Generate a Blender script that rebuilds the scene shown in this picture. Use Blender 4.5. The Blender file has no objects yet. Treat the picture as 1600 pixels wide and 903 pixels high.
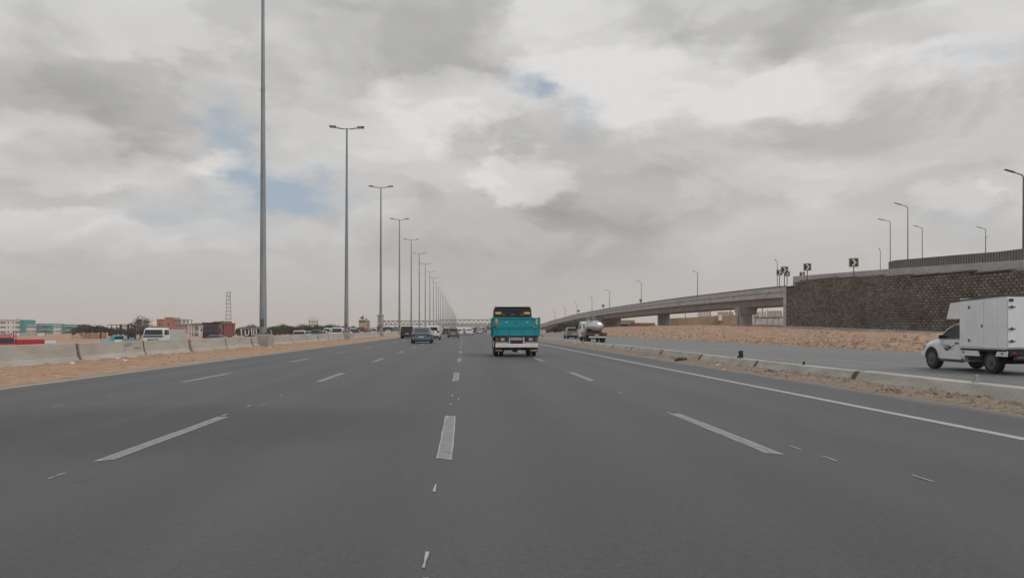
import bpy, bmesh, math, random
from mathutils import Vector, Matrix, noise as mn
R = math.radians
scene = bpy.context.scene
COL = scene.collection

# ------------------------------------------------------------------ camera
EYE = 1.3
YAW = math.atan2(76, 1200)
cam_data = bpy.data.cameras.new("camera")
cam_data.sensor_width = 36.0
cam_data.lens = 27.0
cam_data.shift_y = 0.0392
cam_data.clip_start = 0.1
cam_data.clip_end = 9000
cam = bpy.data.objects.new("camera", cam_data)
COL.objects.link(cam)
cam.location = (0, 0, EYE)
cam.rotation_euler = (R(90), 0, -YAW)
scene.camera = cam
CY, SY = math.cos(YAW), math.sin(YAW)

def W(u, d):
    """world X, Y of the spot seen at image column u (of 1600) and depth d metres"""
    xc = (u - 800) / 1200 * d
    return xc * CY + d * SY, -xc * SY + d * CY

def Zv(v, d):
    """height seen at image row v (of 903) and depth d"""
    return EYE - (v - 514) * d / 1200

# ------------------------------------------------------------------ light
SUN_EL, SUN_AZ = R(48), R(120)       # azimuth clockwise from +Y: to the right, a little behind
scene.view_settings.view_transform = 'Standard'
scene.view_settings.look = 'None'
scene.view_settings.exposure = 0.0
scene.view_settings.gamma = 1.0
scene.cycles.use_denoising = True
scene.cycles.volume_bounces = 1
scene.cycles.max_bounces = 6
scene.cycles.diffuse_bounces = 3
scene.cycles.transparent_max_bounces = 8

sd = bpy.data.lights.new("sun", 'SUN')
sd.energy = 1.35
sd.angle = R(25)
sd.color = (1.0, 0.98, 0.95)
sun = bpy.data.objects.new("sun", sd)
COL.objects.link(sun)
to_sun = Vector((math.sin(SUN_AZ) * math.cos(SUN_EL), math.cos(SUN_AZ) * math.cos(SUN_EL), math.sin(SUN_EL)))
sun.rotation_euler = to_sun.to_track_quat('Z', 'Y').to_euler()

world = bpy.data.worlds.new("World")
scene.world = world
world.use_nodes = True

def build_sky():
    nt = world.node_tree
    N, L = nt.nodes, nt.links
    N.clear()
    def nd(t, **k):
        n = N.new(t)
        for a, b in k.items():
            setattr(n, a, b)
        return n
    def val(s, x):
        if isinstance(x, (int, float)):
            s.default_value = x
        else:
            L.new(x, s)
    def ma(op, a, b=0.0, c=None, clamp=False):
        n = nd('ShaderNodeMath', operation=op, use_clamp=clamp)
        val(n.inputs[0], a); val(n.inputs[1], b)
        if c is not None:
            val(n.inputs[2], c)
        return n.outputs[0]
    def vm(op, a, b):
        n = nd('ShaderNodeVectorMath', operation=op)
        for i, x in enumerate((a, b)):
            if isinstance(x, (tuple, list)):
                n.inputs[i].default_value = x
            else:
                L.new(x, n.inputs[i])
        return n
    def no(vec, scale, detail, rough=0.55, dist=0.0):
        n = nd('ShaderNodeTexNoise')
        L.new(vec, n.inputs['Vector'])
        n.inputs['Scale'].default_value = scale
        n.inputs['Detail'].default_value = detail
        n.inputs['Roughness'].default_value = rough
        n.inputs['Distortion'].default_value = dist
        return n
    tc = nd('ShaderNodeTexCoord')
    nor = vm('NORMALIZE', tc.outputs['Generated'], (0, 0, 0)).outputs[0]
    sep = nd('ShaderNodeSeparateXYZ'); L.new(nor, sep.inputs[0])
    x, y, z = sep.outputs
    zc = ma('ADD', ma('MAXIMUM', z, 0.0), 0.13)
    cmb = nd('ShaderNodeCombineXYZ')
    L.new(ma('DIVIDE', x, zc), cmb.inputs[0]); L.new(ma('DIVIDE', y, zc), cmb.inputs[1])
    cmb.inputs[2].default_value = 3.7
    P = cmb.outputs[0]
    big = no(P, 0.62, 7, 0.52, 0.35)
    # angles, warped by the cloud noise so that the cloud banks have ragged outlines
    ang = nd('ShaderNodeCombineXYZ')
    L.new(ma('ARCTAN2', x, y), ang.inputs[0]); L.new(ma('ARCSINE', z), ang.inputs[1])
    flatang = vm('MULTIPLY', ang.outputs[0], (1.0, 2.1, 1.0)).outputs[0]
    wn = no(flatang, 6.5, 9, 0.62)
    fine = no(flatang, 8.0, 10, 0.58, 0.35)
    puff = no(vm('ADD', flatang, (3.1, 1.7, 0.4)).outputs[0], 4.2, 10, 0.56, 0.5)
    wv = vm('MULTIPLY', vm('SUBTRACT', wn.outputs['Color'], (0.5, 0.5, 0.5)).outputs[0], (0.24, 0.14, 0)).outputs[0]
    A = vm('ADD', ang.outputs[0], wv).outputs[0]
    def bank(u, v, ru, rv, soft=False):
        a = math.atan((u - 800) / 1200) + YAW
        e = math.atan((514 - v) / 1200 * math.cos(a - YAW))
        s = vm('MULTIPLY', vm('SUBTRACT', A, (a, e, 0)).outputs[0], (1200 / ru / 1.25, 1200 / rv / 1.25, 0)).outputs[0]
        r2 = vm('DOT_PRODUCT', s, s).outputs['Value']
        g = ma('SUBTRACT', 1.0, r2, clamp=True)
        if soft: return ma('MULTIPLY', g, g)
        q = nd('ShaderNodeMapRange', interpolation_type='SMOOTHSTEP'); L.new(g, q.inputs[0]); q.inputs[2].default_value = 0.75
        return q.outputs[0]
    banks = [(180, 165, 340, 70, -.09), (30, 175, 150, 70, -.07), (230, 45, 110, 40, .10), (640, 70, 170, 75, -.10),
             (700, 165, 120, 40, .14), (560, 200, 110, 30, .08), (90, 240, 160, 34, .11), (340, 245, 55, 28, .15),
             (80, 345, 130, 24, .10), (220, 385, 90, 24, .09), (60, 290, 130, 24, -.05), (430, 375, 120, 22, .06),
             (810, 275, 85, 38, .15), (870, 55, 120, 70, .12), (1020, 130, 210, 60, .16),
             (1080, 222, 240, 44, -.035), (910, 185, 70, 36, -.03), (1170, 45, 130, 40, -.10), (1340, 50, 120, 46, -.08),
             (1490, 40, 110, 50, .12), (1330, 125, 190, 42, .11), (1010, 312, 200, 60, -.075), (1380, 215, 180, 50, -.05),
             (1510, 305, 50, 24, .09), (1565, 275, 45, 22, .08), (1240, 275, 120, 30, .03), (760, 215, 70, 22, -.04),
             (1200, 370, 180, 36, .02), (800, 385, 270, 75, -.13), (100, 450, 260, 55, -.05), (520, 430, 160, 50, -.03)]
    lum = ma('MULTIPLY_ADD', ma('SUBTRACT', big.outputs[0], 0.5), 0.26, 0.575)
    lum = ma('MULTIPLY_ADD', ma('SUBTRACT', fine.outputs[0], 0.5), 0.17, lum)
    # crisp sunlit edges where one cloud deck ends against the next
    ed = nd('ShaderNodeMapRange', interpolation_type='SMOOTHSTEP'); L.new(puff.outputs[0], ed.inputs[0])
    ed.inputs[1].default_value = 0.47; ed.inputs[2].default_value = 0.56; ed.inputs[3].default_value = -0.035; ed.inputs[4].default_value = 0.045
    lum = ma('ADD', lum, ed.outputs[0])
    for u, v, ru, rv, am in banks:
        lum = ma('MULTIPLY_ADD', bank(u, v, ru, rv), am, lum)
    lum = ma('MULTIPLY_ADD', ma('SUBTRACT', lum, 0.555), 0.90, 0.555)
    lum = ma('MINIMUM', lum, 0.73)
    blues = [(372, 192, 50, 34, .75), (385, 270, 55, 42, .85), (495, 298, 62, 38, 1.0), (440, 300, 60, 30, .8), (330, 345, 100, 44, .3),
             (836, 132, 52, 30, .75), (1535, 80, 50, 12, .3), (905, 180, 36, 30, .35), (1505, 345, 55, 20, .25)]
    hole = None
    for u, v, ru, rv, am in blues:
        b = ma('MULTIPLY', bank(u, v, ru * 1.12, rv * 1.15, True), am * 1.25)
        hole = b if hole is None else ma('ADD', hole, b)
    # a few more thin spots wherever the noise runs low, all round the sky
    thin = nd('ShaderNodeMapRange'); L.new(big.outputs[0], thin.inputs[0])
    thin.inputs[1].default_value = 0.30; thin.inputs[2].default_value = 0.22
    thin.inputs[3].default_value = 0.0; thin.inputs[4].default_value = 0.5
    hole = ma('ADD', hole, thin.outputs[0])
    ragged = nd('ShaderNodeMapRange'); L.new(fine.outputs[0], ragged.inputs[0])
    ragged.inputs[1].default_value = 0.60; ragged.inputs[2].default_value = 0.40
    hole = ma('MULTIPLY', hole, ma('MULTIPLY_ADD', ragged.outputs[0], 0.7, 0.45), clamp=True)
    # low down the cloud melts into even dusty grey
    low = nd('ShaderNodeMapRange', interpolation_type='SMOOTHSTEP'); L.new(z, low.inputs[0])
    low.inputs[1].default_value = 0.01; low.inputs[2].default_value = 0.15
    lowf = low.outputs[0]
    base = ma('ADD', ma('MULTIPLY', ma('SUBTRACT', lum, 0.475), lowf), 0.475)
    tint = nd('ShaderNodeMix', data_type='RGBA'); L.new(lowf, tint.inputs[0])
    tint.inputs[6].default_value = (1.0, 0.967, 0.932, 1); tint.inputs[7].default_value = (1.0, 0.99, 0.98, 1)
    sc_ = vm('SCALE', tint.outputs[2], (0, 0, 0))
    L.new(ma('MULTIPLY', base, 10.0), sc_.inputs['Scale'])
    sky = nd('ShaderNodeTexSky', sky_type='NISHITA')
    sky.sun_disc = False
    sky.sun_elevation = SUN_EL
    sky.sun_rotation = SUN_AZ
    sky.dust_density = 2.5
    sky.air_density = 1.0
    # thin dusty veil over the blue gaps
    veil = nd('ShaderNodeMix', data_type='RGBA')
    veil.inputs[0].default_value = 0.72
    L.new(sky.outputs[0], veil.inputs[6]); veil.inputs[7].default_value = (4.1, 4.75, 5.35, 1)
    mx = nd('ShaderNodeMix', data_type='RGBA')
    L.new(hole, mx.inputs[0]); L.new(sc_.outputs[0], mx.inputs[6]); L.new(veil.outputs[2], mx.inputs[7])
    bg = nd('ShaderNodeBackground'); bg.inputs[1].default_value = 0.10
    L.new(mx.outputs[2], bg.inputs[0])
    out = nd('ShaderNodeOutputWorld'); L.new(bg.outputs[0], out.inputs[0])
build_sky()

# ------------------------------------------------------------------ materials
def material(name, col, rough=0.6, var=0.15, scale=3.0, metal=0.0, bump=0.0, bscale=40.0, coat=0.0,
             dirt=None, stretch=(1, 1, 1), spec=0.5, col2=None, detail=5, world=False):
    m = bpy.data.materials.new(name); m.use_nodes = True
    nt = m.node_tree; N, L = nt.nodes, nt.links
    b = N['Principled BSDF']
    tc = N.new('ShaderNodeTexCoord')
    mp = N.new('ShaderNodeMapping'); mp.inputs['Scale'].default_value = stretch
    src = N.new('ShaderNodeNewGeometry').outputs['Position'] if world else tc.outputs['Object']
    L.new(src, mp.inputs[0])
    n1 = N.new('ShaderNodeTexNoise'); n1.inputs['Scale'].default_value = scale; n1.inputs['Detail'].default_value = detail
    n1.inputs['Roughness'].default_value = 0.6
    L.new(mp.outputs[0], n1.inputs[0])
    ra = N.new('ShaderNodeMapRange'); L.new(n1.outputs[0], ra.inputs[0])
    ra.inputs[1].default_value = 0.3; ra.inputs[2].default_value = 0.7
    mx = N.new('ShaderNodeMix'); mx.data_type = 'RGBA'; L.new(ra.outputs[0], mx.inputs[0])
    lo = tuple(c * (1 - var) for c in col[:3]) + (1,)
    hi = tuple(min(1, c * (1 + var)) for c in (col2 or col)[:3]) + (1,)
    mx.inputs[6].default_value = lo; mx.inputs[7].default_value = hi
    cout = mx.outputs[2]
    if dirt:
        n2 = N.new('ShaderNodeTexNoise'); n2.inputs['Scale'].default_value = dirt[2]; n2.inputs['Detail'].default_value = 8
        n2.inputs['Roughness'].default_value = 0.65
        L.new(mp.outputs[0], n2.inputs[0])
        r2 = N.new('ShaderNodeMapRange'); L.new(n2.outputs[0], r2.inputs[0])
        r2.inputs[1].default_value = 0.45; r2.inputs[2].default_value = 0.72; r2.inputs[4].default_value = dirt[1]
        m2 = N.new('ShaderNodeMix'); m2.data_type = 'RGBA'; L.new(r2.outputs[0], m2.inputs[0])
        L.new(cout, m2.inputs[6]); m2.inputs[7].default_value = tuple(dirt[0]) + (1,)
        cout = m2.outputs[2]
    L.new(cout, b.inputs['Base Color'])
    b.inputs['Roughness'].default_value = rough
    b.inputs['Metallic'].default_value = metal
    b.inputs['Specular IOR Level'].default_value = spec
    b.inputs['Coat Weight'].default_value = coat
    b.inputs['Coat Roughness'].default_value = 0.12
    if bump:
        n3 = N.new('ShaderNodeTexNoise'); n3.inputs['Scale'].default_value = bscale; n3.inputs['Detail'].default_value = 6
        L.new(src, n3.inputs[0])
        bp = N.new('ShaderNodeBump'); bp.inputs['Strength'].default_value = bump; bp.inputs['Distance'].default_value = 0.05
        L.new(n3.outputs[0], bp.inputs['Height']); L.new(bp.outputs[0], b.inputs['Normal'])
    return m

DUST = (0.34, 0.27, 0.20)
M = {}
def road_material(name, base, lane_w, lane_x0, tint=(0.96, 1.0, 1.07), painted_reflection=None, edges=None):
    m = bpy.data.materials.new(name); m.use_nodes = True
    nt = m.node_tree; N, L = nt.nodes, nt.links
    b = N['Principled BSDF']
    tc = N.new('ShaderNodeTexCoord')
    def no(scale, vec=(1, 1, 1), det=5, rough=0.6, off=(0, 0, 0)):
        mp = N.new('ShaderNodeMapping'); mp.inputs['Scale'].default_value = vec; mp.inputs['Location'].default_value = off
        L.new(tc.outputs['Object'], mp.inputs[0])
        n = N.new('ShaderNodeTexNoise'); n.inputs['Scale'].default_value = scale; n.inputs['Detail'].default_value = det
        n.inputs['Roughness'].default_value = rough
        L.new(mp.outputs[0], n.inputs[0]); return n.outputs[0]
    def ma(op, a, bb, c=None, clamp=False):
        n = N.new('ShaderNodeMath'); n.operation = op; n.use_clamp = clamp
        for i, q in enumerate((a, bb, c)):
            if q is None: continue
            if isinstance(q, (int, float)): n.inputs[i].default_value = q
            else: L.new(q, n.inputs[i])
        return n.outputs[0]
    sep = N.new('ShaderNodeSeparateXYZ'); L.new(tc.outputs['Object'], sep.inputs[0])
    # worn wheel paths, two to a lane
    ph = ma('MULTIPLY', ma('SUBTRACT', sep.outputs[0], lane_x0), 4 * math.pi / lane_w)
    wheel = ma('COSINE', ph, 0.0)
    streak = no(1.0, (1.4, 0.03, 1), 4)
    blot = no(0.16, (1, 0.35, 1), 5, 0.6, (7, 3, 0))
    mid = no(1.1, (1, 0.5, 1), 6)
    grain = no(55, (1, 1, 1), 4, 0.8)
    spk = no(17, (1, 1, 1), 3, 0.75, (2, 9, 0))
    f = ma('MULTIPLY_ADD', wheel, 0.07, 1.0)
    f = ma('MULTIPLY_ADD', ma('SUBTRACT', streak, 0.5), 0.75, f)
    f = ma('MULTIPLY_ADD', ma('SUBTRACT', blot, 0.5), 0.62, f)
    f = ma('MULTIPLY_ADD', ma('SUBTRACT', mid, 0.5), 0.20, f)
    f = ma('MULTIPLY_ADD', ma('SUBTRACT', grain, 0.5), 1.9, f)
    f = ma('MULTIPLY_ADD', ma('SUBTRACT', spk, 0.5), 1.0, f)
    drip = no(2.6, (1, 0.6, 1), 2, 0.5, (3, 8, 0))
    dk = N.new('ShaderNodeMapRange'); L.new(drip, dk.inputs[0])
    dk.inputs[1].default_value = 0.68; dk.inputs[2].default_value = 0.76; dk.inputs[3].default_value = 1.0; dk.inputs[4].default_value = 0.80
    f = ma('MULTIPLY', f, dk.outputs[0])
    if painted_reflection:  # dark windscreen reflection over the left lanes, painted into the asphalt colour
        x0, y0, rx, ry = painted_reflection
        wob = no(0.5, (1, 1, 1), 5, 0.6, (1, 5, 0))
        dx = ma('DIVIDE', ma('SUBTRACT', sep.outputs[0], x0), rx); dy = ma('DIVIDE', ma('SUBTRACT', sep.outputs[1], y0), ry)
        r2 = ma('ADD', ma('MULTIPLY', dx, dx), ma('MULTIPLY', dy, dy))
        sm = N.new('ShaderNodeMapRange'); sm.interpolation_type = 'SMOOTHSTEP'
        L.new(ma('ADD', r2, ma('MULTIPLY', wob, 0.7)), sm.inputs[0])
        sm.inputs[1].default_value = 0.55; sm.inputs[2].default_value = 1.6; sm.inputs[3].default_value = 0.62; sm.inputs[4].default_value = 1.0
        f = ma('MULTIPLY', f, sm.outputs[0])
    vm = N.new('ShaderNodeVectorMath'); vm.operation = 'SCALE'
    vm.inputs[0].default_value = tuple(base * t for t in tint); L.new(f, vm.inputs['Scale'])
    cout = vm.outputs[0]
    if edges:      # sand blown over the margins
        near = None
        for e, s in zip(edges, (1, -1)):
            q = ma('MULTIPLY', ma('SUBTRACT', sep.outputs[0], e), s)
            g = ma('SUBTRACT', 1.0, ma('DIVIDE', q, 0.55 if s < 0 else 0.5), clamp=True)
            near = g if near is None else ma('ADD', near, g)
        sandn = no(2.2, (1, 0.25, 1), 8, 0.7, (4, 4, 0))
        k = N.new('ShaderNodeMapRange'); L.new(ma('MULTIPLY_ADD', near, 0.55, sandn), k.inputs[0])
        k.inputs[1].default_value = 0.62; k.inputs[2].default_value = 1.05; k.inputs[4].default_value = 0.75
        sx = N.new('ShaderNodeMix'); sx.data_type = 'RGBA'; L.new(k.outputs[0], sx.inputs[0]); L.new(cout, sx.inputs[6])
        sx.inputs[7].default_value = (0.26, 0.195, 0.145, 1); cout = sx.outputs[2]
    L.new(cout, b.inputs['Base Color'])
    rr = ma('MULTIPLY_ADD', streak, 0.25, 0.44)
    L.new(rr, b.inputs['Roughness'])
    b.inputs['Specular IOR Level'].default_value = 0.5
    bp = N.new('ShaderNodeBump'); bp.inputs['Strength'].default_value = 0.35; bp.inputs['Distance'].default_value = 0.02
    L.new(grain, bp.inputs['Height']); L.new(bp.outputs[0], b.inputs['Normal'])
    return m

def paint_line_material(name, col, wear, asphalt, rim=False):
    m = material(name, col, 0.7, 0.12, 6, bump=0.2, bscale=80)
    nt = m.node_tree; N, L = nt.nodes, nt.links
    b = N['Principled BSDF']
    src = b.inputs['Base Color'].links[0].from_socket
    tc = N.new('ShaderNodeTexCoord'); geo = N.new('ShaderNodeNewGeometry')
    n = N.new('ShaderNodeTexNoise'); n.inputs['Scale'].default_value = 9; n.inputs['Detail'].default_value = 9; n.inputs['Roughness'].default_value = 0.75
    L.new(geo.outputs['Position'], n.inputs[0])
    r = N.new('ShaderNodeMapRange'); L.new(n.outputs[0], r.inputs[0])
    r.inputs[1].default_value = 0.45; r.inputs[2].default_value = 0.68; r.inputs[4].default_value = wear
    mx = N.new('ShaderNodeMix'); mx.data_type = 'RGBA'; L.new(r.outputs[0], mx.inputs[0])
    L.new(src, mx.inputs[6]); mx.inputs[7].default_value = (asphalt, asphalt, asphalt, 1)
    cout = mx.outputs[2]
    if rim:      # tyres have worn the middle of each dash, the thick margin keeps its white
        sp = N.new('ShaderNodeSeparateXYZ'); L.new(tc.outputs['Object'], sp.inputs[0])
        def m_(op, p, q):
            k = N.new('ShaderNodeMath'); k.operation = op
            for i, z in enumerate((p, q)):
                if isinstance(z, (int, float)): k.inputs[i].default_value = z
                else: L.new(z, k.inputs[i])
            return k.outputs[0]
        ex = m_('SUBTRACT', 0.078, m_('ABSOLUTE', sp.outputs[0], 0.0))
        ey = m_('MULTIPLY', m_('SUBTRACT', 1.9, m_('ABSOLUTE', m_('SUBTRACT', sp.outputs[1], 1.9), 0.0)), 0.4)
        e = N.new('ShaderNodeMapRange'); L.new(m_('ADD', m_('MINIMUM', ex, ey), m_('MULTIPLY', m_('SUBTRACT', n.outputs[0], 0.5), 0.03)), e.inputs[0])
        e.inputs[1].default_value = 0.016; e.inputs[2].default_value = 0.008; e.inputs[4].default_value = 0.8
        m2 = N.new('ShaderNodeMix'); m2.data_type = 'RGBA'; L.new(e.outputs[0], m2.inputs[0]); L.new(cout, m2.inputs[6])
        m2.inputs[7].default_value = (0.45, 0.445, 0.435, 1); cout = m2.outputs[2]
    L.new(cout, b.inputs['Base Color'])
    return m

M['asphalt'] = road_material('asphalt', 0.066, 3.4, -10.05, painted_reflection=(-4.8, 10.6, 4.6, 3.0), edges=(-10.2, 8.5))
M['asphalt_service'] = road_material('service_asphalt', 0.145, 3.8, 10.2, (0.99, 1.0, 1.02))
M['line'] = paint_line_material('worn_road_paint', (0.27, 0.265, 0.26), 0.7, 0.11, True)
M['line_edge'] = paint_line_material('edge_road_paint', (0.43, 0.425, 0.415), 0.45, 0.13)
M['line_old'] = paint_line_material('old_road_paint', (0.30, 0.30, 0.30), 0.9, 0.15)
M['tick'] = material('tick_paint', (0.40, 0.395, 0.385), 0.7, 0.1, 9, world=True)
M['sand'] = material('sand', (0.375, 0.245, 0.165), 0.95, 0.22, 0.35, bump=0.6, bscale=3.0, dirt=((0.44, 0.32, 0.235), 0.7, 1.3), spec=0.1, detail=9)
M['verge'] = material('verge_sand', (0.355, 0.235, 0.16), 0.95, 0.30, 1.6, bump=0.8, bscale=9.0, dirt=((0.46, 0.33, 0.24), 0.75, 4.0), spec=0.1, detail=9)
M['gravel'] = material('verge_gravel', (0.255, 0.205, 0.165), 0.95, 0.35, 5.0, bump=0.9, bscale=18.0, dirt=((0.36, 0.30, 0.245), 0.6, 9.0), spec=0.1, detail=9)
M['berm'] = material('berm_soil', (0.34, 0.228, 0.165), 0.95, 0.38, 1.1, bump=0.9, bscale=3.5, dirt=((0.44, 0.33, 0.25), 0.7, 2.0), spec=0.1, detail=9)
M['clod'] = material('clod_soil', (0.34, 0.24, 0.178), 0.95, 0.5, 2.3, bump=0.8, bscale=9, spec=0.1, world=True)
M['barrier'] = material('barrier_concrete', (0.405, 0.378, 0.342), 0.85, 0.12, 0.9, bump=0.3, bscale=14, dirt=((0.29, 0.255, 0.215), 0.65, 1.3), stretch=(1, 0.5, 2.2), spec=0.2, detail=8, world=True)
M['barrier_low'] = material('low_barrier_concrete', (0.45, 0.43, 0.395), 0.85, 0.16, 1.5, bump=0.4, bscale=14, dirt=((0.22, 0.20, 0.175), 0.55, 2.0), stretch=(1, 0.5, 2.2), spec=0.2, detail=8, world=True)
M['mortar'] = material('dark_mortar', (0.125, 0.11, 0.095), 0.95, 0.3, 9, spec=0.1, world=True)
M['pedestal'] = material('pedestal_concrete', (0.33, 0.30, 0.28), 0.85, 0.15, 2.5, bump=0.3, bscale=20, spec=0.2, world=True)
M['pole'] = material('galvanised_steel', (0.27, 0.295, 0.31), 0.55, 0.18, 1.2, metal=0.35, dirt=((0.20, 0.19, 0.18), 0.5, 3), stretch=(1, 1, 0.25), world=True)
M['pole_dark'] = material('weathered_steel', (0.10, 0.103, 0.107), 0.6, 0.15, 2, metal=0.3)
M['lamp'] = material('lamp_housing', (0.045, 0.048, 0.05), 0.5, 0.1, 5)
M['lens'] = material('lamp_lens', (0.45, 0.46, 0.46), 0.25, 0.05, 5)
M['conc'] = material('grey_concrete', (0.34, 0.33, 0.32), 0.85, 0.13, 0.35, bump=0.2, bscale=6, dirt=((0.20, 0.185, 0.17), 0.7, 0.6), stretch=(1, 1, 3), spec=0.2, detail=8, world=True)
M['conc_light'] = material('pale_concrete', (0.46, 0.46, 0.47), 0.85, 0.10, 0.4, bump=0.2, bscale=6, dirt=((0.27, 0.26, 0.25), 0.7, 0.7), stretch=(1, 1, 2.5), spec=0.2, detail=8, world=True)
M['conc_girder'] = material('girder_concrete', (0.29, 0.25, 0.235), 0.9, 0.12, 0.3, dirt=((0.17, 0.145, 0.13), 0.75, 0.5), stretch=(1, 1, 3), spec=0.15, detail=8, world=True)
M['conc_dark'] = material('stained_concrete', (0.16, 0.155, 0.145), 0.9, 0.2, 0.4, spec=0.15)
M['block_core'] = material('wall_joint', (0.055, 0.05, 0.045), 0.95, 0.2, 2, spec=0.1)
M['block_a'] = material('split_block', (0.190, 0.172, 0.152), 0.95, 0.34, 0.22, bump=0.7, bscale=7, dirt=((0.27, 0.235, 0.195), 0.7, 1.1), spec=0.1, detail=9)
M['block_cap'] = material('coping_block', (0.145, 0.13, 0.115), 0.95, 0.2, 0.6, bump=0.5, bscale=9, spec=0.1, world=True)
M['rib'] = material('ribbed_panel', (0.215, 0.21, 0.205), 0.8, 0.15, 1.2, spec=0.2)
M['black'] = material('black_rubber', (0.018, 0.018, 0.019), 0.8, 0.2, 8)
M['dark'] = material('dark_plastic', (0.03, 0.03, 0.032), 0.5, 0.2, 6)
M['chassis'] = material('chassis_grime', (0.035, 0.032, 0.03), 0.8, 0.3, 6)
M['glass'] = material('car_glass', (0.012, 0.014, 0.017), 0.12, 0.15, 2, spec=0.4)
M['glass_blue'] = material('sky_glass', (0.018, 0.023, 0.033), 0.1, 0.15, 2, spec=0.6)
M['chrome'] = material('bright_trim', (0.62, 0.62, 0.62), 0.25, 0.05, 3, metal=0.9)
M['rim'] = material('wheel_rim', (0.10, 0.098, 0.095), 0.55, 0.3, 9, metal=0.3)
M['red_lens'] = material('red_lens', (0.15, 0.012, 0.016), 0.25, 0.2, 8)
M['amber'] = material('amber_lens', (0.30, 0.12, 0.03), 0.3, 0.1, 8)
M['clear'] = material('clear_lens', (0.40, 0.40, 0.40), 0.2, 0.1, 8)
M['plate'] = material('number_plate', (0.60, 0.60, 0.58), 0.5, 0.1, 20)
M['yellow'] = material('yellow_film', (0.60, 0.47, 0.17), 0.5, 0.15, 9)
M['pink'] = material('pink_film', (0.55, 0.16, 0.17), 0.5, 0.15, 9)
def paint(name, c, dust=0.24, rough=0.4, coat=0.35):
    M[name] = material(name, c, rough, 0.07, 1.5, coat=coat, dirt=(DUST, dust, 2.2))
    return M[name]
paint('p_white', (0.74, 0.75, 0.765), 0.20)
paint('p_box', (0.80, 0.815, 0.83), 0.08, 0.5)
paint('p_silver', (0.44, 0.45, 0.46))
paint('p_grey', (0.13, 0.135, 0.14))
paint('p_dusty', (0.21, 0.20, 0.19), 0.4)
paint('p_blue', (0.10, 0.14, 0.20), 0.22)
paint('p_navy', (0.03, 0.035, 0.07))
paint('p_black', (0.012, 0.012, 0.014), 0.05, 0.4, 0.1)
paint('p_red', (0.40, 0.018, 0.035), 0.1, 0.5, 0.1)
paint('p_maroon', (0.19, 0.032, 0.04), 0.2, 0.6, 0.05)
paint('p_rib_lit', (0.42, 0.15, 0.14), 0.3, 0.6, 0.0)  # lighter red for tipper ribs and rails, their highlights put into the colour
paint('p_tankred', (0.10, 0.03, 0.035), 0.3, 0.6, 0.0)
paint('p_teal', (0.003, 0.285, 0.33), 0.07, 0.55, 0.05)
paint('p_cyan', (0.012, 0.30, 0.40), 0.12, 0.5, 0.1)
M['tank'] = material('tank_steel', (0.62, 0.62, 0.62), 0.22, 0.1, 2, metal=0.9, dirt=(DUST, 0.2, 3))
M['teal_wall'] = material('teal_render', (0.003, 0.24, 0.26), 0.8, 0.12, 0.4, spec=0.2)
M['white_wall'] = material('white_render', (0.72, 0.72, 0.72), 0.85, 0.08, 0.3, dirt=((0.5, 0.48, 0.46), 0.3, 0.5), spec=0.2)
M['cream_wall'] = material('cream_render', (0.50, 0.40, 0.30), 0.85, 0.12, 0.3, spec=0.2)
M['tan_wall'] = material('tan_render', (0.36, 0.255, 0.175), 0.9, 0.18, 0.4, dirt=((0.28, 0.2, 0.14), 0.5, 0.8), spec=0.15)
M['brick'] = material('red_brick', (0.40, 0.135, 0.075), 0.9, 0.2, 0.6, dirt=((0.45, 0.27, 0.19), 0.6, 1.0), spec=0.15)
M['brick_pale'] = material('pale_brick', (0.42, 0.23, 0.16), 0.9, 0.2, 0.6, spec=0.15)
M['window'] = material('window_glass', (0.05, 0.055, 0.06), 0.15, 0.2, 0.8, spec=0.6)
M['rust'] = material('orange_sheet', (0.38, 0.16, 0.075), 0.7, 0.25, 1.0)
M['wood'] = material('grey_boards', (0.50, 0.49, 0.46), 0.8, 0.15, 3)
M['bark'] = material('bark', (0.10, 0.075, 0.055), 0.95, 0.25, 4, spec=0.1)
M['leaf'] = material('foliage', (0.036, 0.042, 0.026), 0.8, 0.55, 0.9, spec=0.15, col2=(0.055, 0.06, 0.038), world=True)
M['leaf_grey'] = material('grey_foliage', (0.075, 0.072, 0.055), 0.85, 0.5, 0.8, spec=0.15, col2=(0.11, 0.105, 0.08), world=True)
M['red_cloth'] = material('red_cloth', (0.40, 0.03, 0.04), 0.8, 0.2, 2)
M['litter'] = material('pale_litter', (0.68, 0.66, 0.63), 0.7, 0.1, 9, world=True)
M['sign_black'] = material('sign_black', (0.025, 0.025, 0.026), 0.5, 0.1, 5)
M['sign_white'] = material('sign_white', (0.72, 0.72, 0.70), 0.5, 0.05, 5)
M['sign_frame'] = material('sign_frame_grey', (0.34, 0.34, 0.33), 0.5, 0.1, 5)
M['sign_yellow'] = material('sign_frame_yellow', (0.42, 0.41, 0.17), 0.5, 0.1, 5)
M['decal'] = material('blue_decal', (0.035, 0.05, 0.12), 0.4, 0.1, 9)
M['decal_grey'] = material('grey_decal', (0.30, 0.33, 0.40), 0.4, 0.1, 9)

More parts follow.
